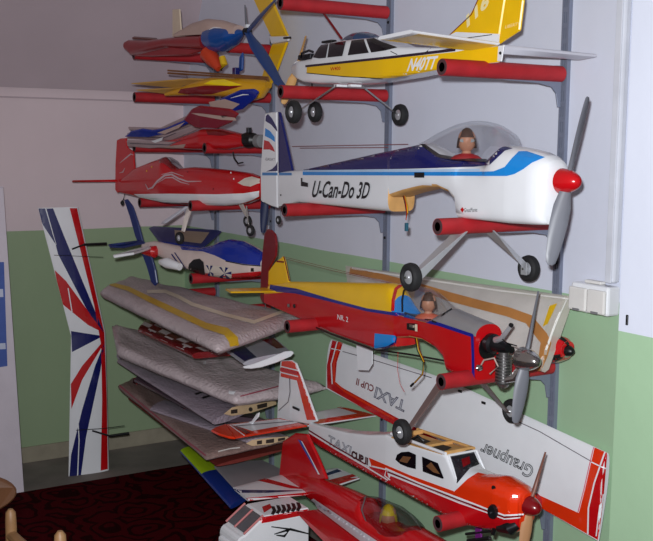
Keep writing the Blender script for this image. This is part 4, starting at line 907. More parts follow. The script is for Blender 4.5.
# ------------------------------------------------------------------ white boxy fuselage nose, standing across the wall
def planeH():
    A, B = atz(264, 517, .31), atz(247, 504, .31); X1, X0 = A.x, B.x; Yt = (A.y + B.y) / 2
    Bt = atx(244.5, 536, X1); Yb, Zb = Bt.y, Bt.z
    t = thing('model_airplane', 'white and red boxy cabin fuselage with two-pane windscreen at the bottom left of the rack', 'model airplane', ((X0 + X1) / 2, Yb, .05), 'model planes on the rack')
    prof = [(-.39, .309), (Yt, .312), (Yb, Zb), (Yb - .016, Zb - .004), (Yb - .024, Zb - .02), (Yb - .02, Zb - .13), (Yb, .06), (-.39, .08)]
    ob = plate('fuselage', [((X0 + X1) / 2, y, z) for y, z in prof], X1 - X0, white, t, nrm=(1, 0, 0), bev=.04); sk = skin_of(ob); s1, s2 = sk(.001), sk(.002)
    pan = mat('grey_windscreen', (70, 70, 74), .12, coat=.6)
    n_ = Vector((0, Zb - .312, Yt - Yb)).cross(Vector((1, 0, 0))); 
    def W(u, v): return Vector((X0 + (X1 - X0) * u, Yt + (Yb - Yt) * v, .312 + (Zb - .312) * v)) + Vector((0, -.0035, .0035))
    for a, b in ((.08, .47), (.53, .92)): plate('windscreen_pane', [W(a, .08), W(b, .08), W(b, .93), W(a, .93)], .003, pan, t, bev=.2)
    tube('screen_post', [W(.5, .05) + Vector((0, -.002, .002)), W(.5, .96) + Vector((0, -.002, .002))], .0032, mat('pink_frame', (196, 120, 120), .4), t)
    for a in (.02, .98): tube('screen_post', [W(a, .02), W(a, .97)], .0035, mat('pink_frame', (196, 120, 120), .4), t)
    decal('red_stripe', [(258, 518), (312, 508.5), (318, 512), (262, 523.5)], s1, red, t); decal('red_stripe', [(262, 507), (270, 504), (272, 508), (264, 513)], s1, red, t)
    decal('white_line', [(262, 523), (313, 514.6), (313, 516), (262, 524.6)], s2, white, t)
    for i, (x, y) in enumerate(((272, 511), (277, 510), (282, 509.5), (287, 508.8), (292, 508), (297, 507.2))):
        decal('black_script', [(x - 1, y - 4.5), (x + 2.6, y - 4), (x + 4.5, y + .4), (x + 1.5, y + 4.4), (x - 1.4, y + 3.5), (x + .6, y)], s2, black, t)
    band('propeller_emblem', [(274, 534), (290, 529), (312, 534.5)], [1, 2.6, 1], s2, black, t); band('propeller_emblem', [(271, 526.5), (290, 529), (284, 536), (276, 535)], [1, 2, 2.6, 1], s2, black, t); lathe('emblem_hub', [(0, 0), (0, .006), (.001, .006), (.001, 0)], s1(287, 530), (1, 0, 0), black, t, 12)
    # engine box at the nose
    box('cowl', (X0 + .01, Yb - .034, Zb - .12), (X1 - .01, Yb - .018, Zb - .03), white, t, .008)
planeH()
# purple upright strip and small fittings under the orange nose
q = aty(478, 541, -.22); t_ = thing('purple_stand', 'purple upright metal strip under the nose of the orange plane', 'stand', (q.x, q.y, .1))
plate('strip', [aty(475.5, 522, -.22), aty(481.5, 522, -.22), aty(482.5, 556, -.22), aty(475.5, 556, -.22)], .006, purple, t_); tube('bolt', [aty(466, 534, -.22), aty(492, 531, -.22)], .004, gunmetal, t_); tube('bolt', [aty(468, 541, -.22), aty(490, 538, -.22)], .006, gunmetal, t_)
box('stand_foot', (q.x - .05, q.y - .05, .0), (q.x + .05, q.y + .05, .02), gunmetal, t_, .003); tube('post', [(q.x, q.y, .02), aty(479, 556, -.22)], .008, purple, t_)

# ------------------------------------------------------------------ red and white racer, far shelf
def planeI():
    fr = frame_2((117, 190, -.42), (262, 185, -.22))
    t = thing('model_airplane', 'red model racer with white belly and silver flame lines on the far shelf', 'model airplane', tuple(fr.at(190, 205, 0) - Vector((0, 0, .02))), 'model planes on the rack')
    top = [(119, 181, 0), (126, 176, 0), (135, 168.5, 0), (150, 162.5, 0), (165.6, 157, 0), (170, 163, 0), (178, 168.5, 0), (194, 167, 0), (211, 168, 0), (231, 170, 0), (251, 173, 0), (262, 177.5, 0), (266, 182, 0)]
    bot = [(119, 192.5), (136, 197), (160, 202.6), (196, 205.5), (222, 206), (240, 204), (254, 199), (260, 194)]
    L = Loft(fr, top, bot, [(119, .006), (136, .02), (160, .035), (200, .048), (235, .048), (252, .04), (260, .028)], nu=2.2, nl=2.6, off=-.035); ob = L.build('fuselage', red, t); sk = skin_of(ob); s1, s2 = sk(.0014), sk(.0026)
    decal('white_belly', [(134, 194), (170, 193.6), (216, 194.2), (244, 193.2), (259, 190.8), (259, 196), (253, 199.4), (240, 203.6), (222, 205.6), (196, 205), (160, 202), (140, 197.4)], s1, white, t)
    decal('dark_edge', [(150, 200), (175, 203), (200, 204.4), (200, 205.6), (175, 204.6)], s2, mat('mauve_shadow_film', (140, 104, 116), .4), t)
    fl_ = mat('silver_flame', (196, 170, 176), .35)
    band('flame_line', [(146, 184), (148.5, 189), (153, 187.5), (158, 181), (165, 175.6), (172, 174.6), (179, 178.6), (188, 181.6), (202, 181.4)], [.6, 1.4, 1.8, 1.8, 2, 1.8, 1.6, 1.2, .5], s2, fl_, t); band('flame_line', [(158, 183), (166, 178), (173, 177.6), (181, 182), (190, 184.4)], [.4, 1, 1.2, 1, .4], s2, fl_, t); band('flame_line', [(162, 174.6), (172, 172.6), (184, 176.4)], [.4, 1, .4], s2, fl_, t)
    decal('cheek_patch', [(238, 183), (245, 178.6), (252, 177), (260, 179.4), (259.6, 183), (251, 186.6), (244, 185.6)], s2, mat('cream_patch', (206, 196, 184), .4), t)
    fin = plate('fin', [fr.at(*q) for q in [(117.4, 140), (121, 138.4), (126.6, 138), (128, 147.6), (134, 151.6), (135.4, 170), (128, 186), (118, 193), (115.8, 190), (116, 165)]], .009, red, t, nrm=fr.n); f1 = skin_of(fin)(.0008)
    band('flame_line', [(120, 163), (126, 158), (131, 154), (133.6, 155)], [.4, 1.2, 1.4, .6], f1, fl_, fin); band('flame_line', [(119.6, 173), (123, 172), (125, 168)], [.4, 1.2, .4], f1, fl_, fin)
    z = fr.at(120, 180.5, 0).z; P = Panel(fr.at(118, 181.6, -.008), fr.at(117, 179.6, -.008), aty(73, 180.4, -.62), aty(72, 182, -.62), .007, False, up=(0, 0, 1)); P.build('stabiliser', red, t)
    C = Loft(fr, [(165, 156.8, 0), (169, 157, 0), (174, 160, 0), (178.6, 168, 0)], [(163, 163), (174, 171)], [(163, .03), (174, .03)], half=True, off=-.03); C.build('canopy', smoke, t, caps=False)
    leg = mat('ivory_gear_leg', (216, 206, 200), .35)
    plate('gear_leg', [fr.at(188, 206.5, -.03), fr.at(193, 207, -.03), fr.at(188, 219, -.08), fr.at(184.6, 232, -.1), fr.at(181.6, 231, -.1), fr.at(184.6, 217, -.08)], .006, leg, t, nrm=fr.n); wheel(t, fr.at(179.6, 238, -.105), .024, .016, axis=fr.n)
    plate('gear_leg', [fr.at(239, 205, .02), fr.at(243, 204, .02), fr.at(249, 216, .08), fr.at(246, 217, .08)], .006, leg, t, nrm=fr.n); wheel(t, fr.at(247.5, 221, .09), .022, .014, axis=fr.n)
    wheel(t, fr.at(250.5, 230.5, -.02), .021, .014, axis=fr.n); tube('gear_wire', [fr.at(246.5, 206, -.01), fr.at(248, 222, -.012), fr.at(250.5, 230.5, -.01)], .003, chrome, t)
    plate('wheel_spat', [fr.at(186, 206, -.05), fr.at(188.4, 207, -.05), fr.at(166, 223.4, -.09), fr.at(161.5, 224, -.09), fr.at(162.5, 221.6, -.09)], .014, mat('grey_white_film', (190, 190, 200), .3), t, nrm=fr.n)
    tube('tail_wire', [fr.at(125, 193, 0), fr.at(123.5, 199, 0), fr.at(122.4, 202, 0)], .002, gunmetal, t); lathe('tail_wheel', [(-.005, 0), (-.005, .008), (0, .012), (.005, .008), (.005, 0)], fr.at(122.4, 203, 0), fr.n, rubber, t, 14)
    hub = fr.at(263.5, 187, 0); spinner(t, hub, fr.d, .02, .02, red); b = blade('propeller', hub + fr.d * .012, fr.at(263, 233, 0) , .03, mat('dark_blue_blade', (24, 34, 70), .4), t, axis=fr.d, twist=.9)
    for x, y, c in ((147, 171, yellow), (152, 167, ytape), (231, 173, white), (234, 179, white), (213.5, 189, dred), (188, 172, dred)): lathe('rivet', [(0, 0), (0, .0035), (.001, .003), (.0015, 0)], s1(x, y), -fr.n, c, t, 8)
planeI()

# ------------------------------------------------------------------ blue and white plane lying under it
def planeJ():
    fr = frame_2((150, 247, -.42), (266, 268, -.20))
    t = thing('model_airplane', 'blue and cream model plane with starburst patch and dark blue cross tail', 'model airplane', tuple(fr.at(210, 280, 0)), 'model planes on the rack')
    top = [(142, 243, 0), (155, 241, 0), (180, 246, 0), (200, 248, 0), (214, 245, 0), (222, 241, 0), (231, 239, 0), (243, 241, 0), (255, 247, 0), (263, 252, 0), (268, 258, 0)]
    bot = [(142, 249), (160, 258), (180, 268), (200, 275.5), (225, 279), (250, 278), (262, 274)]
    L = Loft(fr, top, bot, [(142, .012), (165, .028), (190, .045), (225, .055), (250, .048), (262, .03)], nu=2.2, nl=3, off=-.045); ob = L.build('fuselage', mat('cream_white_film', (206, 188, 182), .3, coat=.3), t); sk = skin_of(ob); s1, s2 = sk(.0014), sk(.0026)
    decal('blue_top', [(180, 246.5), (200, 248.6), (214, 245.4), (222, 241.4), (231, 239.4), (243, 241.4), (255, 247.4), (262.5, 252.4), (262, 265.5), (244, 264), (226, 260.6), (215, 255.4), (203, 251.6), (182, 250)], s1, blue, t)
    decal('red_belly', [(232, 273.6), (262, 271), (261, 276), (245, 278), (228, 279), (206, 277), (200, 273)], s1, red, t)
    band('navy_line', [(226, 261), (244, 264.6), (262, 266)], 1, s2, black, t); decal('exhaust_hole', [(251, 268), (254, 268), (254, 271.4), (251, 271.4)], s2, black, t)
    decal('wing_socket', [(187.6, 272), (189.5, 264), (194, 259.6), (200, 258.6), (204, 262), (205.4, 274), (198, 275)], s2, black, t)
    decal('patch', [(206, 264.6), (228, 267), (232.6, 271), (231.5, 277.4), (226, 279), (210, 277.6)], s2, mat('cream_patch', (206, 196, 184), .4), t); s3 = sk(.0038)
    for c0, pts in (((210.5, 271), [(206.4, 265), (208.6, 265.2)]), ((210.5, 271), [(211, 265.4), (213.6, 265.6)]), ((210.5, 271), [(213.8, 276.6), (214, 273)]), ((210.5, 271), [(208, 274), (210.6, 277)]), ((225, 273), [(219.6, 267), (222, 266.8)]), ((225, 273), [(226, 267), (229, 267.6)]), ((225, 273), [(232, 271), (232, 274)]), ((225, 273), [(230, 277.4), (227, 278.6)]), ((225, 273), [(222.6, 278.4), (219.6, 276)])):
        decal('ray', [c0] + pts, s3, navy, t)
    dk = mat('navy_blade_film', (34, 48, 104), .35)
    plate('fin', [fr.at(*q) for q in [(124.6, 200), (127.6, 199), (133, 206), (139, 224), (144, 243), (139, 244), (135.6, 236), (130, 216)]], .010, dk, t, nrm=fr.n); plate('ventral_fin', [fr.at(*q) for q in [(141, 250), (151, 252), (156, 270), (158, 283), (155, 286), (151.6, 282), (147, 266)]], .010, dk, t, nrm=fr.n)
    a = fr.at(146, 243, 0); plate('stabiliser', [a, fr.at(140, 240.6, -.02), aty(125, 243, -.55), aty(108, 245, -.62), aty(110, 247, -.62), aty(124, 247.6, -.55)], .008, dk, t, nrm=(0, 0, 1)); plate('stabiliser', [fr.at(150, 246, -.02), fr.at(152, 248.4, -.03), aty(134, 253.6, -.6), aty(114, 257.4, -.66), aty(113, 255.6, -.66)], .009, white, t, nrm=(0, 0, 1))
    lathe('tail_cone', [(-.05, 0), (-.04, .012), (0, .02), (.04, .024), (.05, .012)], fr.at(148, 251, -.03), fr.d, red, t, 16)
    tube('cheek_fairing', [fr.at(161, 262, -.05), fr.at(168, 263, -.06), fr.at(180, 267, -.06)], [.012, .022, .014], white, t, 12); band('fairing_stripe', [(172, 254), (177, 261), (183, 268)], 1.3, s2, navy, t); band('fairing_stripe', [(175, 252.6), (181, 261), (187, 270)], 1.1, s2, navy, t)
    W_ = Panel(fr.at(202, 249, .02), fr.at(160, 243, .02), aty(148, 227.5, -.16), aty(222, 232, -.06), .016, False, up=(0, 0, 1)); w_ = W_.build('wing_half', mat('matt_blue_film', (20, 40, 120), .55), t); W_.uvpoly('cream_panel', [(.15, .08), (.8, .12), (.8, .62), (.15, .62)], mat('tan_panel', (190, 172, 140), .4), w_, .2)
planeJ()
# ------------------------------------------------------------------ wrapped wings lying on the lower far brackets
WG = 'wings stored flat on the far brackets'
def slab(label, pts, Z, th, M, seed, amp=.004, group=WG):
    A, B, C, D = [atz(p[0], p[1], p[2] if len(p) > 2 else Z) for p in pts]
    for v in (A, B, C, D): v.z -= th / 2
    c = (A + B + C + D) / 4
    t = thing('wrapped_wing', label, 'wrapped wing', (c.x, c.y, c.z - th / 2), group); o = wrapped('bubble_wrap', A, B, C, D, th, M, t, seed, amp); return t, o
t, o = slab('thick bubble wrapped wing with yellow tape along its edge, uppermost of the stored wings', [(100, 287), (131, 274), (303, 313), (217, 343)], .843, .05, wrap, 3)
s1 = skin_of(o)(.002)
band('yellow_tape', [(106, 283), (128, 289), (150, 300), (180, 314), (205, 326), (226, 332), (233, 340), (234, 346)], [3, 4.5, 5.5, 6, 6, 8, 10, 9], s1, ytape, t); band('masking_tape', [(147, 292), (165, 291.6), (178, 297), (192, 304.5), (225, 315), (254, 322.5), (284, 311.5)], [3, 3.4, 3.4, 3.6, 3.4, 3.6, 3], s1, ctape, t)
t, o = slab('broad wing in grey bubble wrap lying below the yellow taped one', [(117, 347, .63), (112, 321, .66), (326, 382, .56), (235, 396, .56)], .6, .05, wrap, 5); s1 = skin_of(o)(.002)
decal('tape_glint', [(203, 362), (206, 361.6), (206, 364.6), (203, 364.6)], s1, white, t); decal('tape_glint', [(229, 391), (236, 392), (234, 395), (229, 394)], s1, white, t); band('red_edge', [(240, 396.5), (262, 391), (285, 385)], 1.2, s1, mat('dull_red_tape', (150, 70, 84), .5), t)
# checkered wing between the two
def checker():
    Z = .69; A, B, C, D = [atz(x, y, Z) for x, y in ((138, 331), (150, 318), (240, 352), (192, 356))]
    c = (A + B + C + D) / 4; t = thing('model_wing', 'red and white checkered wing between the two wrapped wings', 'model wing', (c.x, c.y, Z - .02), WG)
    P = Panel(A, B, C, D, .022, False, up=(0, 0, 1)); w_ = P.build('wing', dred, t)
    for i in range(7):
        for k in range(4):
            if (i + k) % 2: P.uvpoly('white_check', [((i + .04) / 7, (k + .06) / 4), ((i + .96) / 7, (k + .06) / 4), ((i + .96) / 7, (k + .94) / 4), ((i + .04) / 7, (k + .94) / 4)], mat('dull_white_film', (226, 216, 214), .3), w_, .2)
checker()
def navywing():
    Z = .70; A, B, C, D = [atz(x, y, Z) for x, y in ((225, 351), (275, 338), (291, 352), (243, 364))]
    c = (A + B + C + D) / 4; t = thing('model_wing', 'wing end with navy, white and red bands and a white tip plate', 'model wing', (c.x, c.y, Z - .02), WG)
    P = Panel(A, B, C, D, .02, True, up=(0, 0, 1)); w_ = P.build('wing', mat('grey_white_film', (190, 190, 200), .3), t); P.uvpoly('navy_band', [(0, .04), (.98, .04), (.98, .28), (0, .32)], navy, w_, .1); P.uvpoly('red_band', [(0, .72), (.7, .8), (.7, .97), (0, .97)], dred, w_, .1)
    n = 14; pts = [(242, 366), (252, 363.6), (268, 357.6), (284, 351), (291, 350.5), (293, 352.5), (290, 356), (276, 362), (260, 367), (250, 368.4), (243, 368)]
    d = (C - D).normalized(); plate('tip_plate', [atp(x, y, D, Vector((1, 0, 0.0))) + Vector((.006, 0, 0)) for x, y in pts], .008, white, t, nrm=(1, 0, 0))
navywing()
def ribwing(label, pts, Z, M, rib, holes, seed, th=.03):
    A, B, C, D = [atz(x, y, Z) for x, y in pts]; c = (A + B + C + D) / 4
    t = thing('model_wing', label, 'model wing', (c.x, c.y, Z - th), WG); P = Panel(A, B, C, D, th, True, up=(0, 0, 1)); w_ = P.build('wing', M, t, 10, wob=.0006)
    if rib:
        n = (C - D).cross(Vector((0, 0, 1))).normalized(); n = n if n.dot(CAM - C) > 0 else -n; p = D + n * .006
        r_ = plate('root_rib', [atp(x, y, p, n) for x, y in rib], .004, mat('balsa_rib', (206, 178, 140), .6, var=.12), t, nrm=n)
        for h in holes: plate('rib_hole', [atp(x, y, p + n * .0024, n) for x, y in h], .0012, mat('dark_bay', (46, 34, 28), .8), r_, nrm=n, bev=0)
    return t, P, w_
lil = wrapmat('lilac_grey_film', (160, 148, 160), 0.0)
def oval(cx, cy, rx, ry): return [(cx + rx * math.cos(a * math.pi / 5), cy + ry * math.sin(a * math.pi / 5)) for a in range(10)]
t, P, w_ = ribwing('pale film covered wing with cream root rib and square holes', [(117, 362), (140, 351), (264, 404), (212, 423)], .485, lil,
    [(224, 414), (232, 407.5), (251, 402.8), (270, 400.6), (276, 401.6), (276, 404.6), (251, 413), (232, 416)], [[(231, 410), (237.4, 409), (237.4, 413), (231, 413.8)], oval(250.6, 409.4, 2, 2.2), [(257, 405), (267, 402.6), (267, 406.8), (257.6, 409)]], 2)
P.uvpoly('ink_bars', [(.72, .3), (.74, .3), (.74, .7), (.72, .7)], gunmetal, w_, .1); P.uvpoly('ink_bars', [(.78, .3), (.80, .3), (.80, .7), (.78, .7)], gunmetal, w_, .1)
q = atz(150, 379, .505); tag(plate('winglet', [aty(242, 424, -.42), aty(252, 421, -.42), aty(257, 413.5, -.42), aty(259.6, 412.4, -.42), aty(258.6, 417, -.42), aty(252, 424.6, -.42)], .006, white, nrm=(0, 1, 0)), 'small white curved winglet standing beside the balsa root rib', 'winglet', WG)
tag(tube('wing_fairing', [atz(118, 357, .53), atz(126, 353.6, .54), atz(140, 358, .535)], [.012, .024, .01], mat('silver_fairing', (150, 146, 158), .3), segs=14), 'silver rounded wing tip fairing at the left end of the stored wings', 'fairing', WG)
ribwing('dark film covered wing under the pale one', [(134, 381), (150, 371), (266, 420), (206, 419)], .455, mat('dark_plum_film', (72, 56, 66), .3, coat=.3), None, [], 3, .024)
tag(tube('blue_tip_tube', [atz(206, 413.5, .475), atz(213, 410, .48), atz(228, 403.5, .49)], [.006, .008, .004], mat('dark_blue_blade', (24, 34, 70), .4)), 'dark blue rounded wing tip with a bright knob below the root rib', 'wing tip', WG)
t, o = slab('brownish bubble wrapped wing with red taped edge, lowest of the wrapped stack', [(118, 383), (136, 374), (288, 436), (206, 454)], .395, .035, wrap2, 9); s1 = skin_of(o)(.002); band('red_edge', [(119, 385), (150, 411), (180, 436), (206, 456)], 1.6, s1, mat('dull_red_tape', (150, 70, 84), .5), t); band('film_glint', [(218, 452), (230, 449), (240, 448)], 1.2, s1, mat('film_edge', (228, 226, 220), .3), t)
ribwing('wing with small holed balsa rib below the striped tailplane', [(150, 410), (165, 400), (292, 437), (246, 442)], .40, lil, [(246, 443.6), (252, 440), (270, 437.6), (288, 436.4), (289, 439), (270, 444.4), (252, 446)], [[(257, 441), (262, 440.2), (262, 444), (257, 444.6)], [(266, 440), (274, 438.6), (274, 442.6), (266, 443.4)], [(278, 438.6), (285, 437.4), (285, 439.8), (278, 441.4)]], 4, .02)
ribwing('reddish thin wing sheet under the brown wrapped wing', [(128, 399), (150, 392), (300, 446), (216, 466)], .335, mat('dull_red_film', (120, 50, 44), .4), None, [], 5, .014)
# lime and blue wing, grey wing at the bottom
def limewing():
    Z = .26; A, B, C, D = [atz(x, y, Z) for x, y in ((180, 452), (197, 446), (262, 488), (230, 508))]; c = (A + B + C + D) / 4
    t = thing('model_wing', 'lime green and blue wing sticking out under the stored wings', 'model wing', (c.x, c.y, Z - .02), WG); P = Panel(A, B, C, D, .02, True, up=(0, 0, 1)); w_ = P.build('wing', mat('strong_blue_film', (24, 50, 130), .3), t); P.uvpoly('lime_end', [(0, .02), (.46, .02), (.56, .98), (0, .98)], lime, w_, .1)
    A, B, C, D = [atz(x, y, .285) for x, y in ((214, 467), (262, 460), (300, 478), (234, 489))]; c = (A + B + C + D) / 4
    t = thing('model_wing', 'grey film wing panel lying on the lime and blue wing', 'model wing', (c.x, c.y, .27), WG); Panel(A, B, C, D, .014, True, up=(0, 0, 1)).build('wing', mat('grey_film', (140, 136, 140), .35), t)
limewing()

# ------------------------------------------------------------------ top shelves, far end
def planeA():
    fr = frame_2((128, 47, -.40), (246, 31, -.24))
    t = thing('model_airplane', 'red model plane with rounded blue nose and three-blade propeller on the top far shelf', 'model airplane', tuple(fr.at(180, 56, 0)), 'model planes on the rack')
    top = [(125, 43, 0), (130, 40, 0), (150, 40.5, 0), (180, 37, 0), (206, 34.5, 0), (210, 33, 0)]; bot = [(125, 50), (130, 55), (145, 53), (165, 48), (185, 49), (207, 51)]
    L = Loft(fr, top, bot, [(125, .02), (150, .04), (208, .05)], nu=2.4, nl=2.4, off=-.03); L.build('fuselage', mat('brick_red_film', (140, 36, 40), .3, coat=.3), t)
    N_ = Loft(fr, [(206, 34, 0), (209, 28.5, 0), (215, 25.5, 0), (224, 24.6, 0), (234, 27, 0), (246, 31.5, 0)], [(206, 50), (210, 52.5), (218, 51), (228, 45), (240, 36), (244, 33)], [(206, .05), (214, .058), (228, .045), (244, .006)], nu=2, nl=2, off=-.03); ob = N_.build('cowl', mat('nose_blue', (22, 70, 140), .2, coat=.5), t)
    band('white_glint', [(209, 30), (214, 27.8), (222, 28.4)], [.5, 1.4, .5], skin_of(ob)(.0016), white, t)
    tube('engine_pod', [fr.at(207, 53, -.02), fr.at(213, 60, -.02), fr.at(219, 69, -.02)], [.03, .028, .012], mat('flame_red', (190, 60, 30), .3), t, 14); tube('pod_side', [fr.at(222, 57, -.03), fr.at(224, 64, -.03), fr.at(221, 70, -.03)], [.012, .014, .006], ytape, t, 10)
    C = Loft(fr, [(186, 33, .03), (200, 24, .03), (215, 19.5, .03), (230, 21, .03), (246, 26, .03)], [(186, 36), (244, 34)], [(186, .03), (215, .045), (244, .03)], half=True, off=-.01); C.build('turtle_deck', mat('beige_film', (186, 160, 150), .4), t)
    hub = fr.at(247, 31.5, 0); bl = mat('blue_painted_blade', (34, 62, 116), .4)
    b = blade('propeller', hub, aty(279, -4, hub.y), .05, bl, t, axis=fr.d, twist=.5); blade('blade', hub, aty(281, 86, hub.y), .055, bl, b, axis=fr.d, twist=.4, tipw=.8); blade('blade', hub, aty(245, 5, hub.y), .022, mat('grey_nylon_propeller', (112, 114, 122), .4), b, axis=fr.d, twist=.9)
    lathe('hub', [(-.01, 0), (-.01, .014), (.012, .014), (.016, 0)], hub, fr.d, gunmetal, b, 14); box('hub_clip', tuple(hub - Vector((.004, .008, -.012))), tuple(hub + Vector((.012, .008, .024))), white, b, .001)
    plate('tailplane', [fr.at(132, 38, 0), fr.at(158, 40, 0), aty(157, 38.6, -.3), aty(134, 37, -.34)], .006, mat('brown_film', (110, 60, 50), .4), t, nrm=(0, 0, 1)); plate('tray_board', [fr.at(133, 56, -.03), fr.at(170, 47, -.03), fr.at(206, 50, -.03), fr.at(190, 55, -.03), fr.at(150, 56.5, -.03)], .012, mat('brick_red_film', (140, 36, 40)), t, nrm=fr.n)
    plate('grey_strut', [fr.at(243, 52, .02), fr.at(240, 57, .02), fr.at(239, 72, .02), fr.at(243, 70, .02), fr.at(243.5, 58, .02)], .01, mat('nose_blue', (22, 70, 140)), t, nrm=fr.n)
planeA()
tag(plate('balsa_strip', [aty(x, y, -.30) for x, y in ((173, 9.5), (180, 9), (182, 37), (173, 37))], .006, cream, nrm=(0, 1, 0)), 'pale wood strip standing on end behind the red tail on the top shelf', 'wood strip')
def chevron():
    t = thing('model_tailplane', 'yellow V-shaped tail panel with black tip hanging left of the white and yellow plane', 'tailplane', tuple(aty(280, 96, -.06)))
    y = -.06; up_ = plate('panel', [aty(*q, y) for q in [(251, -8), (269, -8), (288.5, 36), (272, 37), (262, 16)]], .012, yellow, t, nrm=(0, 1, 0)); dn = plate('panel', [aty(*q, y) for q in [(273, 44), (288, 42), (274, 80), (262, 99), (256, 99)]], .012, yellow, t, nrm=(0, 1, 0))
    plate('centre_strip', [aty(*q, y) for q in [(270, 36), (289, 36), (289, 41), (272, 44)]], .010, white, t, nrm=(0, 1, 0)); tube('tip_pin', [aty(284, 38, y - .01), aty(290.5, 37.6, y - .01)], .004, black, t)
chevron()
def planeY():
    fr = frame_2((172, 90, -.36), (268, 86, -.18))
    t = thing('model_airplane', 'yellow and red model fuselage with yellow canopy on the second far shelf', 'model airplane', tuple(fr.at(210, 98, 0)), 'model planes on the rack')
    L = Loft(fr, [(165, 93, 0), (185, 86, 0), (200, 79, 0), (215, 77, 0), (245, 77.5, 0), (262, 79, 0), (269, 82, 0)], [(165, 96), (190, 95), (230, 97), (250, 100), (258, 98), (266, 88)], [(165, .01), (200, .04), (240, .045), (266, .02)], nu=2.2, nl=2.4, off=-.03); ob = L.build('fuselage', mat('ochre_yellow_film', (206, 150, 24), .3, coat=.3), t); sk = skin_of(ob)
    decal('red_wedge', [(181, 89), (205, 85.5), (243, 86), (228, 90), (212, 94), (192, 94.6), (178, 93)], sk(.0014), dred, t); decal('yellow_canopy', [(204, 84), (212, 80.5), (224, 79.6), (242, 85), (230, 86)], sk(.0024), mat('bright_yellow', (246, 214, 20), .2, coat=.4), t)
    for z0 in (0, 2.6): tube('wood_strip', [aty(168, 70.5 + z0, -.36), aty(268, 77.5 + z0 * .6, -.22)], .004, wooddark, t, 6)
    box('servo', tuple(fr.at(236, 76, -.02) - Vector((.012, .01, 0))), tuple(fr.at(236, 76, -.02) + Vector((.012, .01, .03))), navy, t, .002)
    for lab, pts, Z in (('upper yellow', [(131, 83.5), (176, 87.5), (205, 79), (190, 78.5)], 0), ('lower yellow', [(136, 90), (180, 95), (205, 84), (170, 88)], 0)):
        n = Vector((.15, -.5, -.85)); p = aty(155, 87, -.4); plate('wing_sheet', [atp(x, y, p, n) for x, y in pts], .006, mat('straw_film', (196, 150, 70), .4), t, nrm=n)
planeY()
def stackQ():
    n = Vector((.25, -.8, -.55)).normalized()
    def pl(name, lab, px, dep, M, th=.012, cat='model wing', group='wing panels stacked on the far upper shelf'):
        p = aty(*dep); pts = [atp(x, y, p, n) for x, y in px]; t = thing('model_wing', lab, cat, tuple(min(pts, key=lambda v: v.z)), group); plate(name, pts, th, M, t, nrm=n); return t, (lambda a, b: atp(a, b, p - n * 0, n) + n * (th / 2 + .001))
    t, s = pl('wing', 'glossy blue swept wing leaning on the far upper shelf', [(125, 136.5), (131, 131), (142, 128.6), (152, 130), (166, 128), (200, 113), (222, 98), (240, 90), (254, 89), (259, 92), (256, 98), (243, 109), (235, 111), (200, 118), (168, 133), (150, 137)], (190, 120, -.365), blue)
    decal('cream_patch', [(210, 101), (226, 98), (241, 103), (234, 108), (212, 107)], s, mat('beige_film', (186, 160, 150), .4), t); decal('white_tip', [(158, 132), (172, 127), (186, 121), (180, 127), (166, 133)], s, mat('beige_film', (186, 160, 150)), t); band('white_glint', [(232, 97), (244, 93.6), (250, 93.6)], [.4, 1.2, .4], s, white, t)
    for i, (lab, px) in enumerate((('uppermost pale wing sheet under the blue swept wing', [(128, 127), (160, 128), (195, 112), (225, 104), (236, 106), (205, 120), (168, 134), (132, 131)]), ('middle pale wing sheet under the blue swept wing', [(127, 133), (165, 135), (205, 121), (212, 124), (172, 140), (130, 137)]), ('lowest pale wing sheet lying on the red bracket', [(127, 140), (170, 142), (200, 138), (215, 138), (190, 145), (150, 148), (128, 146)]))):
        t, s = pl('wing', lab, px, (165, 135, -.31 - .025 * i), mat('pink_grey_film', (168, 148, 150), .3)); x, y = px[1]
        band('panel_line', [(px[0][0] + 4, px[0][1] + 2.5), (x, y + 2), (x + 12, y - 3)], .8, s, mat('grey_ink', (90, 80, 90)), t)
        if i == 2: decal('silver_glint', [(152, 140), (164, 137), (163, 139.6), (156, 142)], s, white, t); decal('silver_glint', [(157, 138.6), (165, 136), (161, 138.6)], s, white, t)
    t, s = pl('wing', 'dark red tailplane with pale stripes above the red engine fuselage', [(184, 119), (192, 109), (200, 105.6), (230, 109), (239, 114), (232, 122), (218, 128), (196, 127)], (210, 118, -.38), mat('crimson_film', (128, 16, 26), .25, coat=.3), cat='tailplane'); decal('pale_stripe', [(192, 112), (204, 112.6), (236, 116.6), (238, 119.6), (222, 118.6), (200, 114.6)], s, mat('beige_film', (186, 160, 150)), t); decal('dark_line', [(222, 114.6), (229, 114.6), (224, 117)], s, gunmetal, t)
stackQ()
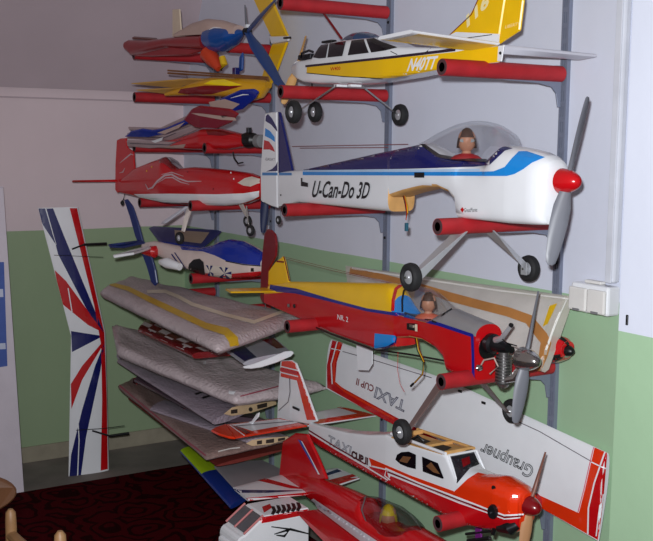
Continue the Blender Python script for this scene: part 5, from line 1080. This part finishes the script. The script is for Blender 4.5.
def planeR():
    fr = frame_2((150, 147, -.36), (262, 142, -.19))
    t = thing('model_airplane', 'red model fuselage with dark engine at its nose on the third far shelf', 'model airplane', tuple(fr.at(210, 151, 0)), 'model planes on the rack')
    L = Loft(fr, [(150, 144, 0), (180, 138, 0), (205, 128.6, 0), (222, 128.6, 0), (240, 133, 0), (247, 135, 0)], [(150, 147), (190, 149.6), (225, 149.6), (243, 146.5)], [(150, .006), (200, .04), (243, .03)], nu=2.4, nl=2.6, off=-.03); ob = L.build('fuselage', red, t); decal('pale_side', [(134, 148), (160, 147), (186, 144), (184, 147.5), (160, 149)], skin_of(ob)(.0014), mat('beige_film', (186, 160, 150)), t)
    decal('dark_panel', [(206, 130.4), (222, 130.4), (234, 134), (222, 136), (208, 135)], skin_of(ob)(.0014), dred, t)
    e = lathe('engine', [(0, 0), (0, .026), (.02, .03), (.05, .026), (.06, .016), (.09, .014)], fr.at(245, 140, 0), fr.d, black, t, 16); lathe('engine_cover', [(0, .018), (.006, .024), (.03, .024), (.036, .012)], fr.at(256, 141, -.01), fr.d, mat('grey_plastic', (120, 120, 122), .5), e, 14); box('glow_plug', tuple(fr.at(249, 133, 0) - Vector((.008, .008, 0))), tuple(fr.at(249, 133, 0) + Vector((.008, .008, .02))), gunmetal, e, .001)
    tube('hook', [fr.at(233, 152, -.02), fr.at(234, 158, -.02), fr.at(238, 163.5, -.02), fr.at(243, 162.5, -.02)], .003, black, t)
planeR()
# ------------------------------------------------------------------ striped wing leaning on the far wall
def leaning_wing():
    base = atz(89, 473, .0); n = Vector((1, 0, .075)).normalized(); p = base
    t = thing('model_wing', 'white model wing with navy and red sunburst stripes leaning on the far wall', 'model wing', tuple(base))
    f = lambda x, y: atp(x, y, p, n)
    P1 = Panel(f(105.5, 333), f(71, 336), f(38, 208), f(78, 207), .03, True); P2 = Panel(f(105.5, 333), f(71, 336), f(68.5, 477.5), f(109, 470), .03, True)
    a = P1.build('wing_half', white, t, 8); b = P2.build('wing_half', white, t, 8); s1, s2 = skin_of(a, b)(.0012), skin_of(a, b)(.0024)
    decal('red_edge', [(69.6, 208.2), (76.8, 208.2), (90, 268), (104.2, 333), (106.6, 400), (107.6, 469), (100.6, 470.6), (102, 400), (101, 345), (94, 305), (81.5, 255)], s1, red, t)
    decal('navy_ray', [(45.6, 208.6), (53, 208.4), (64, 236), (82, 280), (104, 333), (88, 312), (58, 254), (54, 238)], s1, navy, t); decal('navy_ray', [(38.4, 208.4), (45, 208.4), (56, 245), (41, 222)], s2, navy, t)
    decal('red_ray', [(54.6, 270), (66, 281), (104, 333), (88, 325), (61, 303)], s1, red, t); decal('navy_ray', [(71, 331), (103, 336), (72, 352)], s1, navy, t)
    decal('red_ray', [(104, 340), (101, 348), (82, 380), (71.4, 409), (70.8, 384), (82, 366)], s1, red, t); decal('navy_ray', [(104.6, 342), (100, 372), (86, 437), (81, 475), (69.4, 476.4), (71, 455), (82, 410), (95, 366)], s1, navy, t)
    band('hinge_line', [(46, 209), (56, 245)], .8, s2, white, t); band('hinge_line', [(77, 404), (79, 440), (77.5, 476)], 1, s2, white, t); band('hinge_line', [(68, 288), (72, 312)], 1, s2, white, t)
    for c, e, g in (((70, 249), (80, 244.5), (102, 243.5)), ((90, 429.5), (106, 434), (124, 431))):
        q = [f(*c) + n * .03, f(*e) + n * .05, f(*g) + n * .06]; tube('aileron_arm', q[:2], .004, gunmetal, t, 6); tube('servo_arm', q[1:], [.006, .007], black, t, 6)
    tube('linkage_rod', [f(52, 255) + n * .03, f(76, 256) + n * .035, f(101, 257) + n * .03], .0012, gunmetal, t, 6); tube('linkage_rod', [f(74, 429) + n * .03, f(100, 427) + n * .04, f(122, 424.6) + n * .03], .0016, gunmetal, t, 6)
leaning_wing()
# tall white carton at the left edge
def carton():
    b0 = atz(24, 492, 0.0); top = atx(3.2, 187, b0.x - .09); h = top.z
    t = thing('cardboard_box', 'tall white carton with a blue picture standing at the left edge of the room', 'box', (b0.x, b0.y - .2, 0))
    cm = mat('white_carton', (214, 206, 216), .6, var=.03, bump=.05); lean = top - b0
    e = Vector((0.04, -1, 0)).normalized(); d = Vector((-.12, 0, 0)); w = .55
    v = [b0, b0 + e * w, b0 + e * w + d, b0 + d]; v += [x + lean for x in v]
    me = mesh('carton', v, [(0, 3, 2, 1), (4, 5, 6, 7), (0, 1, 5, 4), (1, 2, 6, 5), (2, 3, 7, 6), (3, 0, 4, 7)], cm, t, smooth=False)
    n = e.cross(lean).normalized(); n = n if n.dot(CAM - b0) > 0 else -n; sf = lambda x, y: atp(x, y, b0 + n * .0015, n)
    pic = decal('blue_picture', [(-30, 262), (4, 262), (7.4, 366), (-30, 372)], sf, mat('blue_print', (70, 96, 170), .4), t, 20); s2 = lambda x, y: atp(x, y, b0 + n * .003, n)
    decal('print_bar', [(-30, 290), (3, 289), (3.4, 297), (-30, 298)], s2, mat('pale_print', (196, 204, 226), .4), pic, 20); decal('print_bar', [(-30, 345), (5.4, 343), (5.8, 349), (-30, 351)], s2, mat('pale_print', (196, 204, 226), .4), pic, 20)
    tube('flap_edge', [b0 + lean, b0 + lean + e * w], .003, cm, t, 6)
carton()
# wooden chair whose back rises into the lower left corner
def chair():
    p1, p2 = atz(10.5, 509, .62), atz(60, 531, .68); light = mat('pale_chair_wood', (140, 104, 68), .5, var=.12, scale=24)
    t = thing('wooden_chair', 'wooden armchair with rounded brown back board at the bottom left corner', 'chair', (p1.x, p1.y, .009))
    d = p2 - p1; d.z = 0; dep = d.length; d.normalize(); s_ = Vector((d.y, -d.x, 0))
    def post(nm, p): tube(nm, [Vector((p.x, p.y, .009)), Vector((p.x, p.y, .3)), Vector((p.x, p.y, p.z - .03)), Vector((p.x, p.y, p.z - .008)), Vector((p.x, p.y, p.z))], [.010, .0125, .0125, .011, .005], light, t, 14)
    r1, r2 = p1 + s_ * .36, p2 + s_ * .36
    for p in (p1, p2, r1, r2): post('leg', p)
    for a, b in ((p1, p2), (r1, r2)): tube('armrest', [Vector((a.x, a.y, .56)), Vector((a.x + (b.x - a.x) * .5, a.y + (b.y - a.y) * .5, .57)), Vector((b.x, b.y, .56))], .012, light, t, 10)
    c = p1 + s_ * .17; c.z = .655
    plate('backrest', [c + s_ * (.188 * math.cos(a)) + Vector((0, 0, .062 * math.sin(a))) + d * (.02 * math.cos(a) ** 2 - .03) for a in [i * math.pi / 14 for i in range(28)]], .016, mat('dark_chair_wood', (88, 54, 30), .45, var=.15), t, nrm=d)
    q = [p1 - d * .02 - s_ * .02, p2 + d * .02 - s_ * .02, r2 + d * .02 + s_ * .02, r1 - d * .02 + s_ * .02]; plate('seat', [Vector((v.x, v.y, .43)) for v in q], .024, wooddark, t, nrm=(0, 0, 1))
    for a, b in ((p1, r1), (p2, r2), (p1, p2), (r1, r2)): tube('stretcher', [Vector((a.x, a.y, .2)), Vector((b.x, b.y, .2))], .009, light, t)
chair()
# thin pushrods stored along the wall above the white plane
for i, (a, b) in enumerate((((292, 146.4), (408, 144.2)), ((300, 148), (388, 147.4)))):
    tag(tube('push_rod', [aty(*a, -.035), aty(*b, -.035)], .0012, mat('dull_red_rod', (150, 80, 84), .5), segs=6), ('upper' if i == 0 else 'lower') + ' of two thin red rods lying along the wall above the white plane', 'rod')
